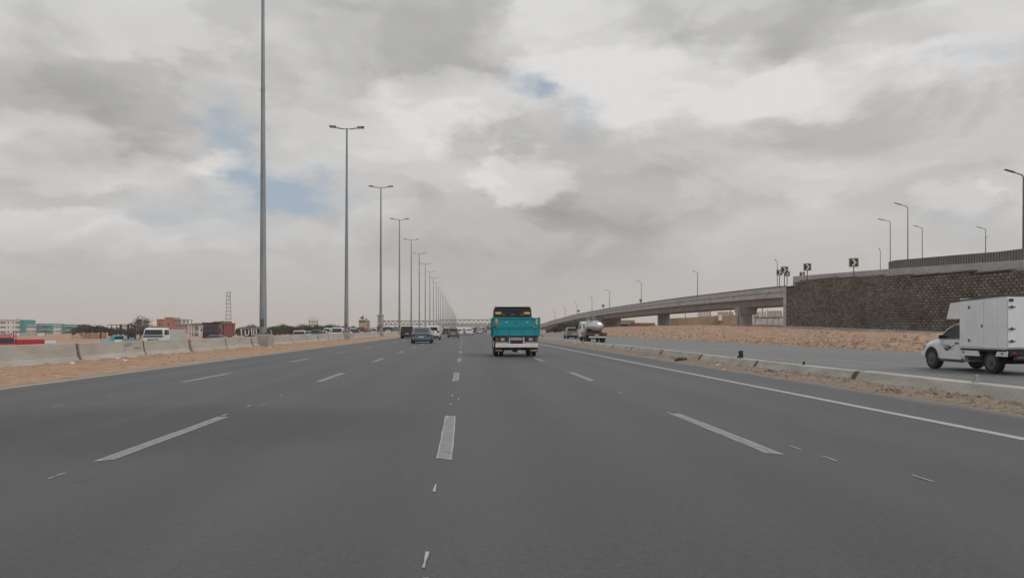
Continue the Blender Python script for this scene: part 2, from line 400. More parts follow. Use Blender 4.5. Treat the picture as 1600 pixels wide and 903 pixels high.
# ------------------------------------------------------------------ mesh helpers
class MB:
    def __init__(s):
        s.v, s.f = [], []
    def add(s, pts, faces):
        o = len(s.v)
        s.v += [tuple(p) for p in pts]
        s.f += [tuple(i + o for i in f) for f in faces]
        return s
    def hexa(s, p):          # 4 bottom + 4 top points
        return s.add(p, [(3, 2, 1, 0), (4, 5, 6, 7), (0, 1, 5, 4), (1, 2, 6, 5), (2, 3, 7, 6), (3, 0, 4, 7)])
    def box(s, x0, x1, y0, y1, z0, z1):
        return s.hexa([(x0, y0, z0), (x1, y0, z0), (x1, y1, z0), (x0, y1, z0), (x0, y0, z1), (x1, y0, z1), (x1, y1, z1), (x0, y1, z1)])
    def beam(s, a, b, w, h):  # rectangular bar from a to b
        a, b = Vector(a), Vector(b)
        d = (b - a).normalized()
        up = Vector((0, 0, 1)) if abs(d.z) < 0.95 else Vector((0, 1, 0))
        sx = d.cross(up).normalized() * w / 2
        sz = sx.cross(d).normalized() * h / 2
        return s.hexa([a - sx - sz, a + sx - sz, a + sx + sz, a - sx + sz, b - sx - sz, b + sx - sz, b + sx + sz, b - sx + sz])
    def tube(s, a, b, r0, r1=None, n=8):
        a, b = Vector(a), Vector(b); r1 = r0 if r1 is None else r1
        d = (b - a).normalized()
        up = Vector((0, 0, 1)) if abs(d.z) < 0.95 else Vector((0, 1, 0))
        x = d.cross(up).normalized(); y = d.cross(x)
        pts = []
        for c, r in ((a, r0), (b, r1)):
            for i in range(n):
                t = 2 * math.pi * i / n
                pts.append(c + x * math.cos(t) * r + y * math.sin(t) * r)
        return s.add(pts, [(i, (i + 1) % n, n + (i + 1) % n, n + i) for i in range(n)] + [tuple(range(n))[::-1], tuple(range(n, 2 * n))])
    def path(s, pts, r, n=6):
        for i in range(len(pts) - 1):
            s.tube(pts[i], pts[i + 1], r, r, n)
        return s
    def loft(s, rings, cap=True):
        n = len(rings[0]); pts = [p for r in rings for p in r]; fs = []
        for k in range(len(rings) - 1):
            for i in range(n):
                j = (i + 1) % n
                fs.append((k * n + i, k * n + j, (k + 1) * n + j, (k + 1) * n + i))
        if cap:
            fs.append(tuple(range(n))[::-1]); fs.append(tuple((len(rings) - 1) * n + i for i in range(n)))
        return s.add(pts, fs)
    def extrude_x(s, poly, x0, x1):   # poly in (y, z)
        return s.loft([[(x0, y, z) for y, z in poly], [(x1, y, z) for y, z in poly]])
    def extrude_y(s, poly, y0, y1):   # poly in (x, z)
        return s.loft([[(x, y0, z) for x, z in poly], [(x, y1, z) for x, z in poly]])
    def pane(s, q, iu=0.06, iv=0.06, off=0.012, back=0.01):
        q = [Vector(p) for p in q]
        def at(u, v):
            return (q[0] * (1 - u) + q[1] * u) * (1 - v) + (q[3] * (1 - u) + q[2] * u) * v
        c = [at(iu, iv), at(1 - iu, iv), at(1 - iu, 1 - iv), at(iu, 1 - iv)]
        n = (c[1] - c[0]).cross(c[3] - c[0]).normalized()
        return s.hexa([p - n * back for p in c] + [p + n * off for p in c])
    def build(s, name, mat, parent=None, smooth=False, bevel=0.0, loc=None, seg=1):
        me = bpy.data.meshes.new(name)
        me.from_pydata(s.v, [], s.f)
        bm = bmesh.new(); bm.from_mesh(me)
        bmesh.ops.recalc_face_normals(bm, faces=bm.faces)
        if bevel:
            ed = [e for e in bm.edges if len(e.link_faces) == 2 and e.calc_face_angle(0) > 0.6]
            bmesh.ops.bevel(bm, geom=ed, offset=bevel, segments=seg, affect='EDGES', clamp_overlap=True)
        bm.to_mesh(me); bm.free()
        if smooth:
            me.polygons.foreach_set('use_smooth', [True] * len(me.polygons))
        me.materials.append(M[mat] if isinstance(mat, str) else mat)
        return link(name, me, parent, loc)

KIDS = {}
def link(name, me, parent=None, loc=None):
    o = bpy.data.objects.new(name, me)
    COL.objects.link(o)
    if parent is not None:
        o.parent = parent
        KIDS.setdefault(parent.name, []).append(o)
    if loc is not None: o.location = loc
    return o
def tag(o, label=None, cat=None, group=None, kind=None):
    if label: o['label'] = label
    if cat: o['category'] = cat
    if group: o['group'] = group
    if kind: o['kind'] = kind
    return o
def empty(name, loc, rz, label, cat, group=None):
    o = bpy.data.objects.new(name, None)
    COL.objects.link(o)
    o.empty_display_size = 0.3
    o.location = loc; o.rotation_euler = (0, 0, rz)
    return tag(o, label, cat, group)
def copy_tree(o, parent=None):
    c = o.copy(); COL.objects.link(c)
    if parent is not None:
        c.parent = parent
        KIDS.setdefault(parent.name, []).append(c)
    for ch in list(KIDS.get(o.name, [])):
        copy_tree(ch, c)
    return c
def smoothstep(a, b, x):
    t = max(0.0, min(1.0, (x - a) / (b - a)))
    return t * t * (3 - 2 * t)
def interp(x, tab):
    if x <= tab[0][0]: return tab[0][1]
    for (a, p), (b, q) in zip(tab, tab[1:]):
        if x <= b: return p + (q - p) * (x - a) / (b - a)
    return tab[-1][1]
def nz(x, y, s, seed=0.0, oc=4):
    return mn.fractal(Vector((x * s, y * s, seed)), 0.9, 2.1, oc)

def tone_attribute(m, amount):
    """multiply a material's colour by the per-piece 'tone' attribute (each block its own shade)"""
    nt = m.node_tree; N, L = nt.nodes, nt.links
    b = N['Principled BSDF']; src = b.inputs['Base Color'].links[0].from_socket
    at = N.new('ShaderNodeAttribute'); at.attribute_name = 'tone'
    v = N.new('ShaderNodeVectorMath'); v.operation = 'SCALE'
    L.new(src, v.inputs[0]); L.new(at.outputs['Fac'], v.inputs['Scale']); L.new(v.outputs[0], b.inputs['Base Color'])
tone_attribute(M['block_a'], 1)

# ------------------------------------------------------------------ ground and roads
ZT = [(0, .3), (60, .4), (88, .69), (119, 1.5), (140, 1.9), (200, 1.85), (300, 1.5), (400, .8), (520, 0.0)]
def opp_z(Y):
    return -0.8 + 0.38 * smoothstep(105, 165, Y)
def ground_z(X, Y):
    if X < -14.6:
        return opp_z(Y) * smoothstep(14.6, 17.5, -X) - 0.004 * min(26.0, max(0.0, -X - 18)) - 0.03 * min(10.0, max(0.0, -X - 40)) - min(2.4, 0.0052 * max(0.0, -X - 50))
    if X > 25.5:
        return interp(Y, ZT) * smoothstep(25.5, 46, X)
    return 0.0

def sheet(name, xs, ys, zf, mat, smooth=True):
    v = [(x, y, zf(x, y)) for y in ys for x in xs]
    n = len(xs)
    f = [(j * n + i, j * n + i + 1, (j + 1) * n + i + 1, (j + 1) * n + i) for j in range(len(ys) - 1) for i in range(n - 1)]
    me = bpy.data.meshes.new(name); me.from_pydata(v, [], f)
    if smooth: me.polygons.foreach_set('use_smooth', [True] * len(me.polygons))
    me.materials.append(M[mat])
    return tag(link(name, me), kind='structure')

def steps(a, b, s0, growth=1.0, smax=1e9):
    out = [a]; s = s0
    while out[-1] < b:
        out.append(min(b, out[-1] + s)); s = min(smax, s * growth)
    return out

gx = [-3000, -1800, -1000, -700, -516] + list(range(-480, -60, 20)) + list(range(-60, 84, 2)) + list(range(90, 300, 15)) + [400, 700, 1200, 2000, 3000]
gy = [-3000, -1200, -400, -150, -60] + list(range(-40, 560, 5)) + list(range(560, 900, 20)) + [950, 1050, 1200, 1500, 2000, 2500, 3000]
def base_z(X, Y):
    z = ground_z(X, Y)
    if -15 < X < 27: return -0.07
    if 27 <= X <= 64 and 12 <= Y <= 430: return z - 0.45
    if X < -42: z += 0.10 * nz(X, Y, 0.05) * min(1, (-X - 42) / 10)
    return z - 0.02
sheet('ground', gx, gy, base_z, 'sand')

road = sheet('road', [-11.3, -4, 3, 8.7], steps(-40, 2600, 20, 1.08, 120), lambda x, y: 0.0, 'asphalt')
service = sheet('service_road', [9.9, 18, 25.9], steps(-40, 2600, 20, 1.08, 120), lambda x, y: -0.004, 'asphalt_service')
opposite = sheet('opposite_road', [-40, -29, -18], steps(-40, 300, 10) + steps(310, 2600, 20, 1.08, 120), lambda x, y: opp_z(y) - .004 * (-x - 18) + 0.012, 'asphalt_service')

EDGE_L, EDGE_R = -10.02, 6.62
LANES = [-6.85, -3.56, -0.18, 3.24]
def flat(name, x0, x1, y0, y1, z, mat, parent, wob=0.0, n=1):
    v, f = [], []
    for i in range(n + 1):
        y = y0 + (y1 - y0) * i / n
        a, b = (random.uniform(-wob, wob), random.uniform(-wob, wob)) if wob else (0, 0)
        v += [(x0 + a, y, z), (x1 + b, y, z)]
    f = [(2 * i, 2 * i + 1, 2 * i + 3, 2 * i + 2) for i in range(n)]
    me = bpy.data.meshes.new(name); me.from_pydata(v, [], f); me.materials.append(M[mat])
    return link(name, me, parent)
random.seed(4)
flat('edge_line', EDGE_L - .075, EDGE_L + .075, -20, 900, 0.004, 'line_edge', road, 0.006, 240)
flat('edge_line', EDGE_R - .08, EDGE_R + .08, -20, 900, 0.004, 'line_edge', road, 0.006, 240)
# lane dashes: 3.8 m of paint every 11.45 m, slightly skewed at the ends, all sharing three meshes
dash_meshes = []
for q in range(3):
    me = bpy.data.meshes.new('lane_dash')
    v, f = [], []
    for i in range(9):
        y = 3.8 * i / 8
        a, b = random.uniform(-.006, .006), random.uniform(-.006, .006)
        sk = (0.10 if i == 0 else 0.0) * random.choice((-1, 1))
        v += [(-.078 + a, y + sk * .5, 0), (.078 + b, y - sk * .5, 0)]
    f = [(2 * i, 2 * i + 1, 2 * i + 3, 2 * i + 2) for i in range(8)]
    me.from_pydata(v, [], f); me.materials.append(M['line']); dash_meshes.append(me)
for lx in LANES:
    for k in range(-1, 42):
        link('lane_dash', random.choice(dash_meshes), road, (lx + random.uniform(-.02, .02), 7.8 + 11.45 * k + random.uniform(-.1, .1), 0.004))
    # setting-out ticks sprayed between the dashes before painting
    for k in range(-1, 5):
        for dy in (5.7, 7.6, 9.4):
            if random.random() < 0.72:
                y = 7.8 + 11.45 * k + dy - 2.0 + random.uniform(-.3, .3)
                ln = random.uniform(.18, .38); a = random.uniform(-.05, .03)
                flat('paint_tick', lx - .03 + a, lx - .005 + a, y, y + ln, 0.005, 'tick', road, 0.008, 3)
for y, x in ((6.15, -.24), (4.2, -.22), (14.1, -.10), (8.05, 3.62), (7.35, 3.66), (6.3, 3.98), (13.3, -3.45), (6.9, -3.6)):
    flat('paint_tick', x, x + .016, y, y + .3, 0.006, 'tick', road, 0.006, 3)
for k in range(60):
    flat('lane_dash', 17.55, 17.65, 4 + 9 * k, 7 + 9 * k, 0.0, 'line_old', service)
    flat('lane_dash', 21.35, 21.45, 4 + 9 * k, 7 + 9 * k, 0.0, 'line_old', service)
    flat('lane_dash', 13.75, 13.85, 4 + 9 * k, 7 + 9 * k, 0.0, 'line_old', service)
    flat('lane_dash', -25.05, -24.95, 4 + 9 * k, 7 + 9 * k, opp_z(5 + 9 * k) - .01, 'line_old', opposite)
    flat('lane_dash', -32.05, -31.95, 4 + 9 * k, 7 + 9 * k, opp_z(5 + 9 * k) - .04, 'line_old', opposite)

# loose sand of the left verge: ragged against the asphalt, heaped a little at the barrier foot
def verge_z(x, y):
    t = (x + 14.6) / 4.3
    edge = -10.3 + 0.16 * nz(x, y, .5, 5.0)
    z = 0.06 * smoothstep(-10.4, -12.6, x) if x < -10.4 else 0.0
    z = 0.08 * smoothstep(0, 1, (-10.3 - x) / 2.5)
    z += 0.05 * nz(x, y, 0.9) * smoothstep(0, 1, (-10.35 - x) / .8)
    z += 0.07 * math.exp(-((x + 14.0) / .35) ** 2) * (0.6 + nz(x, y, .8, 9))
    return z + (0.014 if x < edge else -0.03)
sheet('sand_verge', steps(-15.0, -10.02, .2), steps(4, 60, .35) + steps(60.6, 240, .7, 1.02, 2.5) + steps(245, 900, 12), verge_z, 'verge')
def gravel_z(x, y):
    edge = 8.45 + 0.22 * nz(x, y, .6, 2.0)
    z = 0.035 + 0.03 * nz(x, y, 1.4, 3.0) + 0.05 * math.exp(-((x - 9.25) / .25) ** 2) * (0.5 + nz(x, y, .9, 1))
    return z * smoothstep(edge - .02, edge + .5, x) + (0.012 if x > edge else -0.04)
sheet('gravel_verge', steps(8.0, 10.0, .1), steps(3, 60, .22) + steps(60.5, 200, .6, 1.02, 2) + steps(205, 700, 12), gravel_z, 'gravel')

# dug-over soil bank between the service road and the flyover
def berm_z(x, y):
    e = 25.5 + 0.7 * nz(x * 0 + 3, y, .12, 4.0)
    t = smoothstep(0, 1.0, (x - e) / 1.3)
    z = ground_z(x, y)
    rough = 0.17 * nz(x, y, .28, 1.0, 5) + 0.12 * nz(x, y, .8, 6.0, 4)
    ridge = 0.30 * smoothstep(0, 1, (x - e) / 2.5) * (0.55 + 0.8 * nz(x, y, .11, 7.0)) * (1 - 0.6 * smoothstep(34, 44, x))
    return z + t * (0.10 + rough + ridge) - (1 - t) * 0.06
sheet('soil_bank', steps(24.6, 36, .28) + steps(36.6, 64, .8), steps(14, 130, .42) + steps(131, 430, 1.1, 1.01, 4), berm_z, 'berm')

def rock_mesh(seed, r, mat, name):
    rnd = random.Random(seed)
    bm = bmesh.new(); bmesh.ops.create_icosphere(bm, subdivisions=1, radius=r)
    for v in bm.verts:
        v.co *= rnd.uniform(.62, 1.2); v.co.z *= .65
    me = bpy.data.meshes.new(name); bm.to_mesh(me); bm.free(); me.materials.append(M[mat]); return me
def scatter(name, spots, mat, parent=None):
    mb = MB(); rnd = random.Random(11)
    base = [(1, 0, 0), (.3, .95, .1), (-.8, .55, 0), (-.75, -.6, .05), (.35, -.9, 0), (.1, .1, .75), (-.25, -.1, .6)]
    fc = [(0, 1, 5), (1, 2, 5), (2, 6, 5), (2, 3, 6), (3, 4, 6), (4, 5, 6), (4, 0, 5), (4, 3, 2, 1, 0)]
    for x, y, z, r in spots:
        a = rnd.uniform(0, 6.28); c, s = math.cos(a), math.sin(a); k = rnd.uniform(.6, 1.3)
        mb.add([(x + r * (p[0] * c - p[1] * s) * rnd.uniform(.8, 1.2), y + r * (p[0] * s + p[1] * c) * rnd.uniform(.8, 1.2), z + r * k * p[2] * rnd.uniform(.7, 1.3) - r * .15) for p in base], fc)
    return mb.build(name, mat, parent)
rnd = random.Random(21)
sp = []
for i in range(13000):
    y = 16 + 200 * rnd.random() ** 1.4
    x = 25.6 + (rnd.expovariate(.28) if rnd.random() < .7 else rnd.uniform(0, 24))
    if x > 52: continue
    sp.append((x, y, berm_z(x, y), min(.4, .04 + rnd.expovariate(15))))
tag(scatter('soil_clods', sp, 'clod'), 'broken clods of reddish soil strewn over the bank beside the service road', 'soil clods', kind='stuff')
sp = []
for i in range(2600):
    y = 8 + 110 * rnd.random() ** 1.6
    x = -14.1 + 3.5 * rnd.random() ** 1.5
    sp.append((x, y, verge_z(x, y), min(.14, .012 + rnd.expovariate(38))))
tag(scatter('verge_pebbles', sp, 'clod'), 'small stones and lumps of earth on the left sand verge', 'pebbles', kind='stuff')
sp = []
for i in range(3000):
    y = 6 + 60 * rnd.random() ** 1.5
    x = 8.55 + .85 * (1 - rnd.random() ** 1.6)
    sp.append((x, y, gravel_z(x, y), min(.09, .010 + rnd.expovariate(48))))
tag(scatter('verge_grit', sp, 'gravel'), 'grit and small stones along the foot of the low right barrier', 'grit', kind='stuff')

# ------------------------------------------------------------------ concrete barriers
def barrier_proto(name, prof, L, gap, mat, label, cat, group):
    root = empty(name, (0, 0, 0), 0, label, cat, group)
    n = 6
    rings = []
    for i in range(n + 1):
        y = (L - gap) * i / n
        rings.append([(x, y, z) for x, z in prof])
    MB().loft(rings).build('block', mat, root, bevel=.018)
    inner = [(x - math.copysign(.012, x), z - .015 if z > .2 else z) for x, z in prof]
    MB().loft([[(x, L - gap + .003, z) for x, z in inner], [(x, L - .003, z) for x, z in inner]]).build('mortar_joint', 'mortar', root)
    return root
PL = [(-.30, -.05), (-.30, .08), (-.17, .30), (-.10, .78), (.10, .78), (.17, .30), (.30, .08), (.30, -.05)]
bl = barrier_proto('concrete_barrier', PL, 5.85, .17, 'barrier',
                   'grey concrete jersey barrier, one of the even row along the left sand verge', 'barrier', 'concrete barriers along the left verge')
BY0 = 0.1
special = {2: 'concrete barrier cut off by the left picture edge, nearest of its row',
           3: 'concrete barrier below the red pickup at the far left',
           4: 'concrete barrier below the striped white block',
           5: 'concrete barrier under the turquoise pickup, with dark scratches near its right end',
           6: 'concrete barrier in front of the white stake lorry',
           7: 'concrete barrier between the white stake lorry and the maroon tipper',
           8: 'concrete barrier in front of the maroon tipper and the car roof',
           9: 'concrete barrier that meets the base of the nearest lamp column'}
for k in range(0, 120):
    o = bl if k == 0 else copy_tree(bl)
    y = BY0 + 5.85 * k
    o.location = (-14.32 + random.uniform(-.05, .05), y, 0.02 + random.uniform(-.015, .012))
    o.rotation_euler = (0, random.uniform(-.012, .012), random.uniform(-.008, .008))
    if k in special: o['label'] = special[k]
    if k == 5:
        mb = MB()
        for (a, b, z0, z1, w) in ((3.6, 4.5, .60, .66, .02), (3.7, 4.4, .54, .59, .02), (4.7, 5.4, .44, .46, .035), (3.6, 3.9, .40, .42, .02)):
            def fx(z): return .17 - (z - .30) * .07 / .48 if z > .3 else .30 - (z - .08) * .13 / .22
            mb.hexa([(fx(z0) - .01, a, z0), (fx(z0) + .006, a, z0), (fx(z1) + .006, b, z1), (fx(z1) - .01, b, z1),
                     (fx(z0 + w) - .01, a, z0 + w), (fx(z0 + w) + .006, a, z0 + w), (fx(z1 + w) + .006, b, z1 + w), (fx(z1 + w) - .01, b, z1 + w)])
        mb.build('scuff_mark', 'conc_dark', o)
PR = [(-.34, -.12), (-.32, .0), (-.13, .30), (.13, .30), (.32, .0), (.34, -.12)]
br = barrier_proto('low_barrier', PR, 6.12, .24, 'barrier_low',
                   'low half-buried concrete barrier, one of the row between the highway and the service road', 'barrier', 'low barriers along the right verge')
for k in range(0, 75):
    o = br if k == 0 else copy_tree(br)
    o.location = (9.72 + random.uniform(-.06, .06), 0.0 + 6.12 * k, random.uniform(-.02, .03))
    o.rotation_euler = (0, random.uniform(-.03, .03), random.uniform(-.011, .011))
    lb = {1: 'low barrier reaching the right picture edge, nearest of its row', 2: 'low barrier with the pale grey stub, below the white box pickup',
          3: 'low barrier with the small broken stub, left of the white box pickup', 4: 'low barrier carrying the biggest black stub',
          5: 'low barrier beside the heap of tyre shreds'}
    if k in lb: o['label'] = lb[k]

# rubber stubs on the low barrier
def stub(u, d, h, w, label, mat='black'):
    X, Y = W(u, d)
    o = empty('rubber_stub', (9.74, Y, .28), random.uniform(-.2, .2), label, 'stub', 'stubs on the low right barrier')
    MB().hexa([(-w / 2, -w / 3, 0), (w / 2, -w / 3, 0), (w / 2, w / 3, 0), (-w / 2, w / 3, 0),
               (-w * .42, -w / 3, h), (w * .42, -w / 3, h), (w * .38, w / 3, h * .97), (-w * .42, w / 3, h * .97)]).build('post', mat, o, bevel=.01)
    MB().box(-w * .75, w * .3, -w * .4, w * .4, 0, h * .25).build('foot', mat, o, bevel=.01)
stub(1150, 27.0, .27, .15, 'black rubber stub, the biggest on the low barrier, below the flyover')
stub(1247, 22.0, .10, .06, 'small broken dark stub on the low barrier between the biggest stub and the white pickup')
stub(949, 62, .32, .13, 'dark stub on the low barrier just right of the tank truck')
stub(880, 95, .33, .14, 'dark stub on the low barrier left of the grey pickup')
stub(866, 118, .33, .14, 'leftmost far dark stub on the low barrier beside the teal truck')
stub(1508, 14.6, .16, .09, 'pale grey stub on the low barrier below the white box pickup', 'conc')

# shredded tyre, litter
def litter(u, v, r, name, label, mat='litter', cat='litter'):
    d = EYE * 1200 / (v - 514); X, Y = W(u, d)
    z = gravel_z(X, Y) if X > 0 else verge_z(X, Y)
    o = link(name, rock_mesh(len(label) * 7, r, mat, name), None, (X, Y, z + r * .15))
    o.rotation_euler = (.3, .2, u); o.scale = (1.3, .8, .7)
    tag(o, label, cat)
litter(1122, 572.5, .10, 'paper_scrap', 'white crumpled scrap on the right verge, right of the black tyre shreds')
litter(1128, 577, .09, 'paper_scrap', 'flat white scrap nearest the asphalt edge on the right verge')
litter(1190, 578.5, .09, 'white_stone', 'white stone at the foot of the low barrier joint under the biggest stub', cat='stone')
litter(1020, 559, .13, 'paper_scrap', 'pale scrap lying by the low barrier, left of the tyre shreds')
litter(195, 566, .08, 'white_stone', 'white rubble lump on the left verge below the blue pickup', cat='stone')
litter(183, 565, .07, 'white_stone', 'smaller white lump on the left verge below the blue pickup', cat='stone')
litter(113, 573, .08, 'paper_scrap', 'pale flattened scrap on the left verge below the white striped block')
litter(588, 531, .16, 'paper_scrap', 'pale scrap on the far end of the left verge')
litter(422, 544, .1, 'white_stone', 'pale lump at the foot of the nearest lamp column', cat='stone')
def tyre_shreds():
    d = EYE * 1200 / (564.5 - 514); X, Y = W(1064, d)
    o = empty('tyre_shreds', (X, Y, gravel_z(X, Y)), .3, 'heap of black tyre shreds and dead weed against the low barrier', 'debris')
    o.scale = (.5, .5, .75)
    r = random.Random(5)
    for i in range(9):
        mb = MB(); a = r.uniform(0, 3.1); x0, y0 = r.uniform(-.45, .45), r.uniform(-.2, .2)
        p = [Vector((x0 + t * .12 * math.cos(a), y0 + t * .12 * math.sin(a), .03 + .10 * math.sin(t * .8 + i))) for t in range(5)]
        for q in range(4): mb.beam(p[q], p[q + 1], .07, .025)
        mb.build('shred', 'black', o)
    mb = MB()
    for i in range(70):
        x0, y0 = r.gauss(0, .25), r.gauss(0, .12)
        mb.beam((x0, y0, 0), (x0 + r.uniform(-.12, .12), y0 + r.uniform(-.12, .12), r.uniform(.05, .22)), .02, .006)
    tag(mb.build('weed', 'leaf', o), kind='stuff')
    for (uu, vv, n) in ((1010, 556, 6), (1205, 583, 14), (1390, 613, 10), (1490, 622, 10)):
        d2 = EYE * 1200 / (vv - 514); X2, Y2 = W(uu, d2); mb = MB()
        for i in range(n):
            x0, y0 = X2 + r.gauss(0, .1), Y2 + r.gauss(0, .35)
            mb.beam((x0, y0, gravel_z(x0, y0) + .01), (x0 + r.uniform(-.1, .1), y0 + r.uniform(-.2, .2), gravel_z(x0, y0) + r.uniform(.01, .06)), .015, .01)
        tag(mb.build('dry_twigs', 'bark'), 'dry twigs and straw lying at the foot of the low right barrier', 'twigs', kind='stuff')
tyre_shreds()

# ------------------------------------------------------------------ tall twin-arm columns
def tall_lamp():
    o = empty('lamp_column', (0, 0, 0), 0, 'tall grey twin-arm lamp column further along the left median row, beyond the first four', 'lamp column', 'tall lamp columns along the left median')
    H = 25.3
    zs = [0.95, 6, 12, 18, H]
    rs = [.26, .215, .175, .14, .10]
    pm = MB(); n = 10
    pm.loft([[(r * math.cos(6.2832 * i / n), r * math.sin(6.2832 * i / n), z) for i in range(n)] for z, r in zip(zs, rs)])
    pm.build('pole', 'pole', o, smooth=False)
    fl = MB(); fl.tube((0, 0, .95), (0, 0, 1.0), .40, .40, 12)
    for i in range(8):
        a = i * .785
        fl.tube((.33 * math.cos(a), .33 * math.sin(a), 1.0), (.33 * math.cos(a), .33 * math.sin(a), 1.09), .03, .03, 6)
    fl.build('base_flange', 'pole_dark', o)
    MB().loft([[(.50 * s * a, .50 * s * b, z) for a, b in ((-1, -1), (1, -1), (1, 1), (-1, 1))] for z, s in ((-.1, 1.02), (.60, 1.0), (.90, .96), (.95, .90))]).build('pedestal', 'pedestal', o, bevel=.03)
    for z in (12.0, 18.0): MB().tube((0, 0, z - .12), (0, 0, z + .12), .19 if z < 15 else .155, None, 10).build('joint_collar', 'pole', o)
    for s in (-1, 1):
        for yy in (-.30, .30):
            am = MB(); pts = []
            for i in range(6):
                t = i / 5
                pts.append((s * (.05 + 1.35 * t), yy * t * (1 if yy > 0 else 1), H - .12 + .20 * t * t))
            am.path(pts, .035, 6)
            am.build('arm', 'pole_dark', o)
            lm = MB()
            lm.hexa([(s * 1.25, yy - .12, H + .06), (s * 2.05, yy - .16, H + .10), (s * 2.05, yy + .16, H + .10), (s * 1.25, yy + .12, H + .06),
                     (s * 1.25, yy - .08, H + .15), (s * 2.05, yy - .12, H + .19), (s * 2.05, yy + .12, H + .19), (s * 1.25, yy + .08, H + .15)])
            l = lm.build('lamp', 'lamp', o, bevel=.02)
            MB().hexa([(s * 1.5, yy - .10, H + .06), (s * 1.98, yy - .11, H + .083), (s * 1.98, yy + .11, H + .083), (s * 1.5, yy + .10, H + .06),
                       (s * 1.5, yy - .10, H + .085), (s * 1.98, yy - .11, H + .11), (s * 1.98, yy + .11, H + .11), (s * 1.5, yy + .10, H + .085)]).build('lens', 'lens', l)
    MB().box(-.12, .12, -.30, -.262, 1.5, 2.0).build('hatch', 'pole_dark', o)
    return o
lampc = tall_lamp()
names = ['nearest tall grey lamp column, rising out of the top of the picture from a concrete base',
         'second nearest tall lamp column with its twin arms fully in view',
         'third tall lamp column from the viewer, standing left of the black car',
         'fourth tall lamp column, just behind the third along the median']
for k in range(40):
    o = lampc if k == 0 else copy_tree(lampc)
    o.location = (-13.95, 54.6 + 38.2 * k, 0); o.rotation_euler = (random.uniform(-.003, .003), random.uniform(-.0025, .0025) if k else 0, random.uniform(-.05, .05))
    if k < 4: o['label'] = names[k]
X, Y = W(425.5, 52)
o = MB().path([(0, 0, 0), (.05, 0, .35), (.02, 0, .7), (-.12, .02, 1.2)], .035).build('cable_pipe', 'sign_frame', None, loc=(X, Y, .05))
tag(o, 'thin pale leaning pipe right of the nearest lamp column base', 'pipe')

# ------------------------------------------------------------------ flyover
FLY = [(1228, 122, 8.11), (1180, 133, 8.22), (1090, 161, 8.28), (1040, 181, 8.2), (1000, 205, 8.13), (965, 230, 7.98), (940, 250, 7.7), (918, 274, 7.35),
       (900, 294, 6.95), (880, 324, 6.1), (860, 362, 5.1), (848, 388, 4.1), (820, 488, 2.4), (800, 620, 1.2)]
def fly_curve():
    pts = [Vector((*W(u, d), z)) for u, d, z in FLY]
    out = []
    for i in range(len(pts) - 1):
        p0, p1, p2, p3 = pts[max(0, i - 1)], pts[i], pts[i + 1], pts[min(len(pts) - 1, i + 2)]
        n = max(2, int((p2 - p1).length / 2))
        for j in range(n):
            t = j / n
            out.append(.5 * ((2 * p1) + (p2 - p0) * t + (2 * p0 - 5 * p1 + 4 * p2 - p3) * t * t + (3 * p1 - p0 - 3 * p2 + p3) * t ** 3))
    return out + [pts[-1]]
FC = fly_curve()
def fly_at(i):
    a, b = FC[max(0, i - 1)], FC[min(len(FC) - 1, i + 1)]
    t = Vector((b.x - a.x, b.y - a.y, 0)).normalized()
    return FC[i], Vector((t.y, -t.x, 0))       # point, normal to the far side (+X)
def fly_sec(i, sec):
    p, n = fly_at(i)
    return [tuple(p + n * o + Vector((0, 0, z))) for o, z in sec]
i_ab = min(range(len(FC)), key=lambda i: abs(FC[i].y - W(938, 252)[1]))
fly = empty('flyover', FC[0] * 0, 0, 'long concrete flyover curving down from the block wall to the highway', 'flyover')
def strip(name, sec, i0, i1, mat, st=1):
    ids = list(range(i0, i1, st)) + [i1]
    return MB().loft([fly_sec(i, sec) for i in ids]).build(name, mat, fly)
last = len(FC) - 1
strip('deck', [(.25, -1.75), (.25, -1.15), (7.2, -1.15), (7.2, -1.75)], 0, last, 'conc')
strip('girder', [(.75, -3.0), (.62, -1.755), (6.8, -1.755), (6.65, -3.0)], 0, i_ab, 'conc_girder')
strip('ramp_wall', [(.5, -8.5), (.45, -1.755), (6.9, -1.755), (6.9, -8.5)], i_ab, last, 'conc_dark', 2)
strip('far_parapet', [(7.2, -1.75), (7.2, -.05), (7.45, -.05), (7.45, -1.75)], 0, last, 'conc_light', 2)
strip('hand_rail', [(.01, -.08), (.01, .10), (.17, .10), (.17, -.08)], 0, last, 'pole_dark')
i = 0
while i < last:
    j = min(last, i + (5 if i < 90 else 12))
    mb = MB()
    ids = list(range(i, j + 1))
    def trim(sec):
        rings = [fly_sec(k, sec) for k in ids]
        a0, a1 = [Vector(p) for p in rings[0]], [Vector(p) for p in rings[1]]
        rings[0] = [tuple(p + (q - p).normalized() * .05) for p, q in zip(a0, a1)]
        return rings
    mb.loft(trim([(0, -1.75), (0, -1.02), (.245, -1.02), (.245, -1.75)]))
    mb.loft(trim([(.2, -1.02), (.2, -.84), (.245, -.84), (.245, -1.02)]))
    mb.loft(trim([(.02, -.84), (.02, -.16), (.245, -.16), (.245, -.84)]))
    mb.loft(trim([(.05, -.16), (.05, -.085), (.2, -.085), (.2, -.16)]))
    mb.build('parapet_panel', 'conc_light', fly)
    i = j
for u, v0, v1, d in ((1183, 452, 463, 131), (1108, 460, 471, 154), (1060, 468, 480, 172)):
    X, Y = W(u, d)
    MB().path([(X - .12, Y, Zv(v0, d)), (X - .12, Y, Zv(v0 + 5, d)), (X - .12, Y - .5, Zv(v0 + 5, d)), (X - .12, Y - .5, Zv(v1, d))], .07).build('drain_pipe', 'conc', fly)
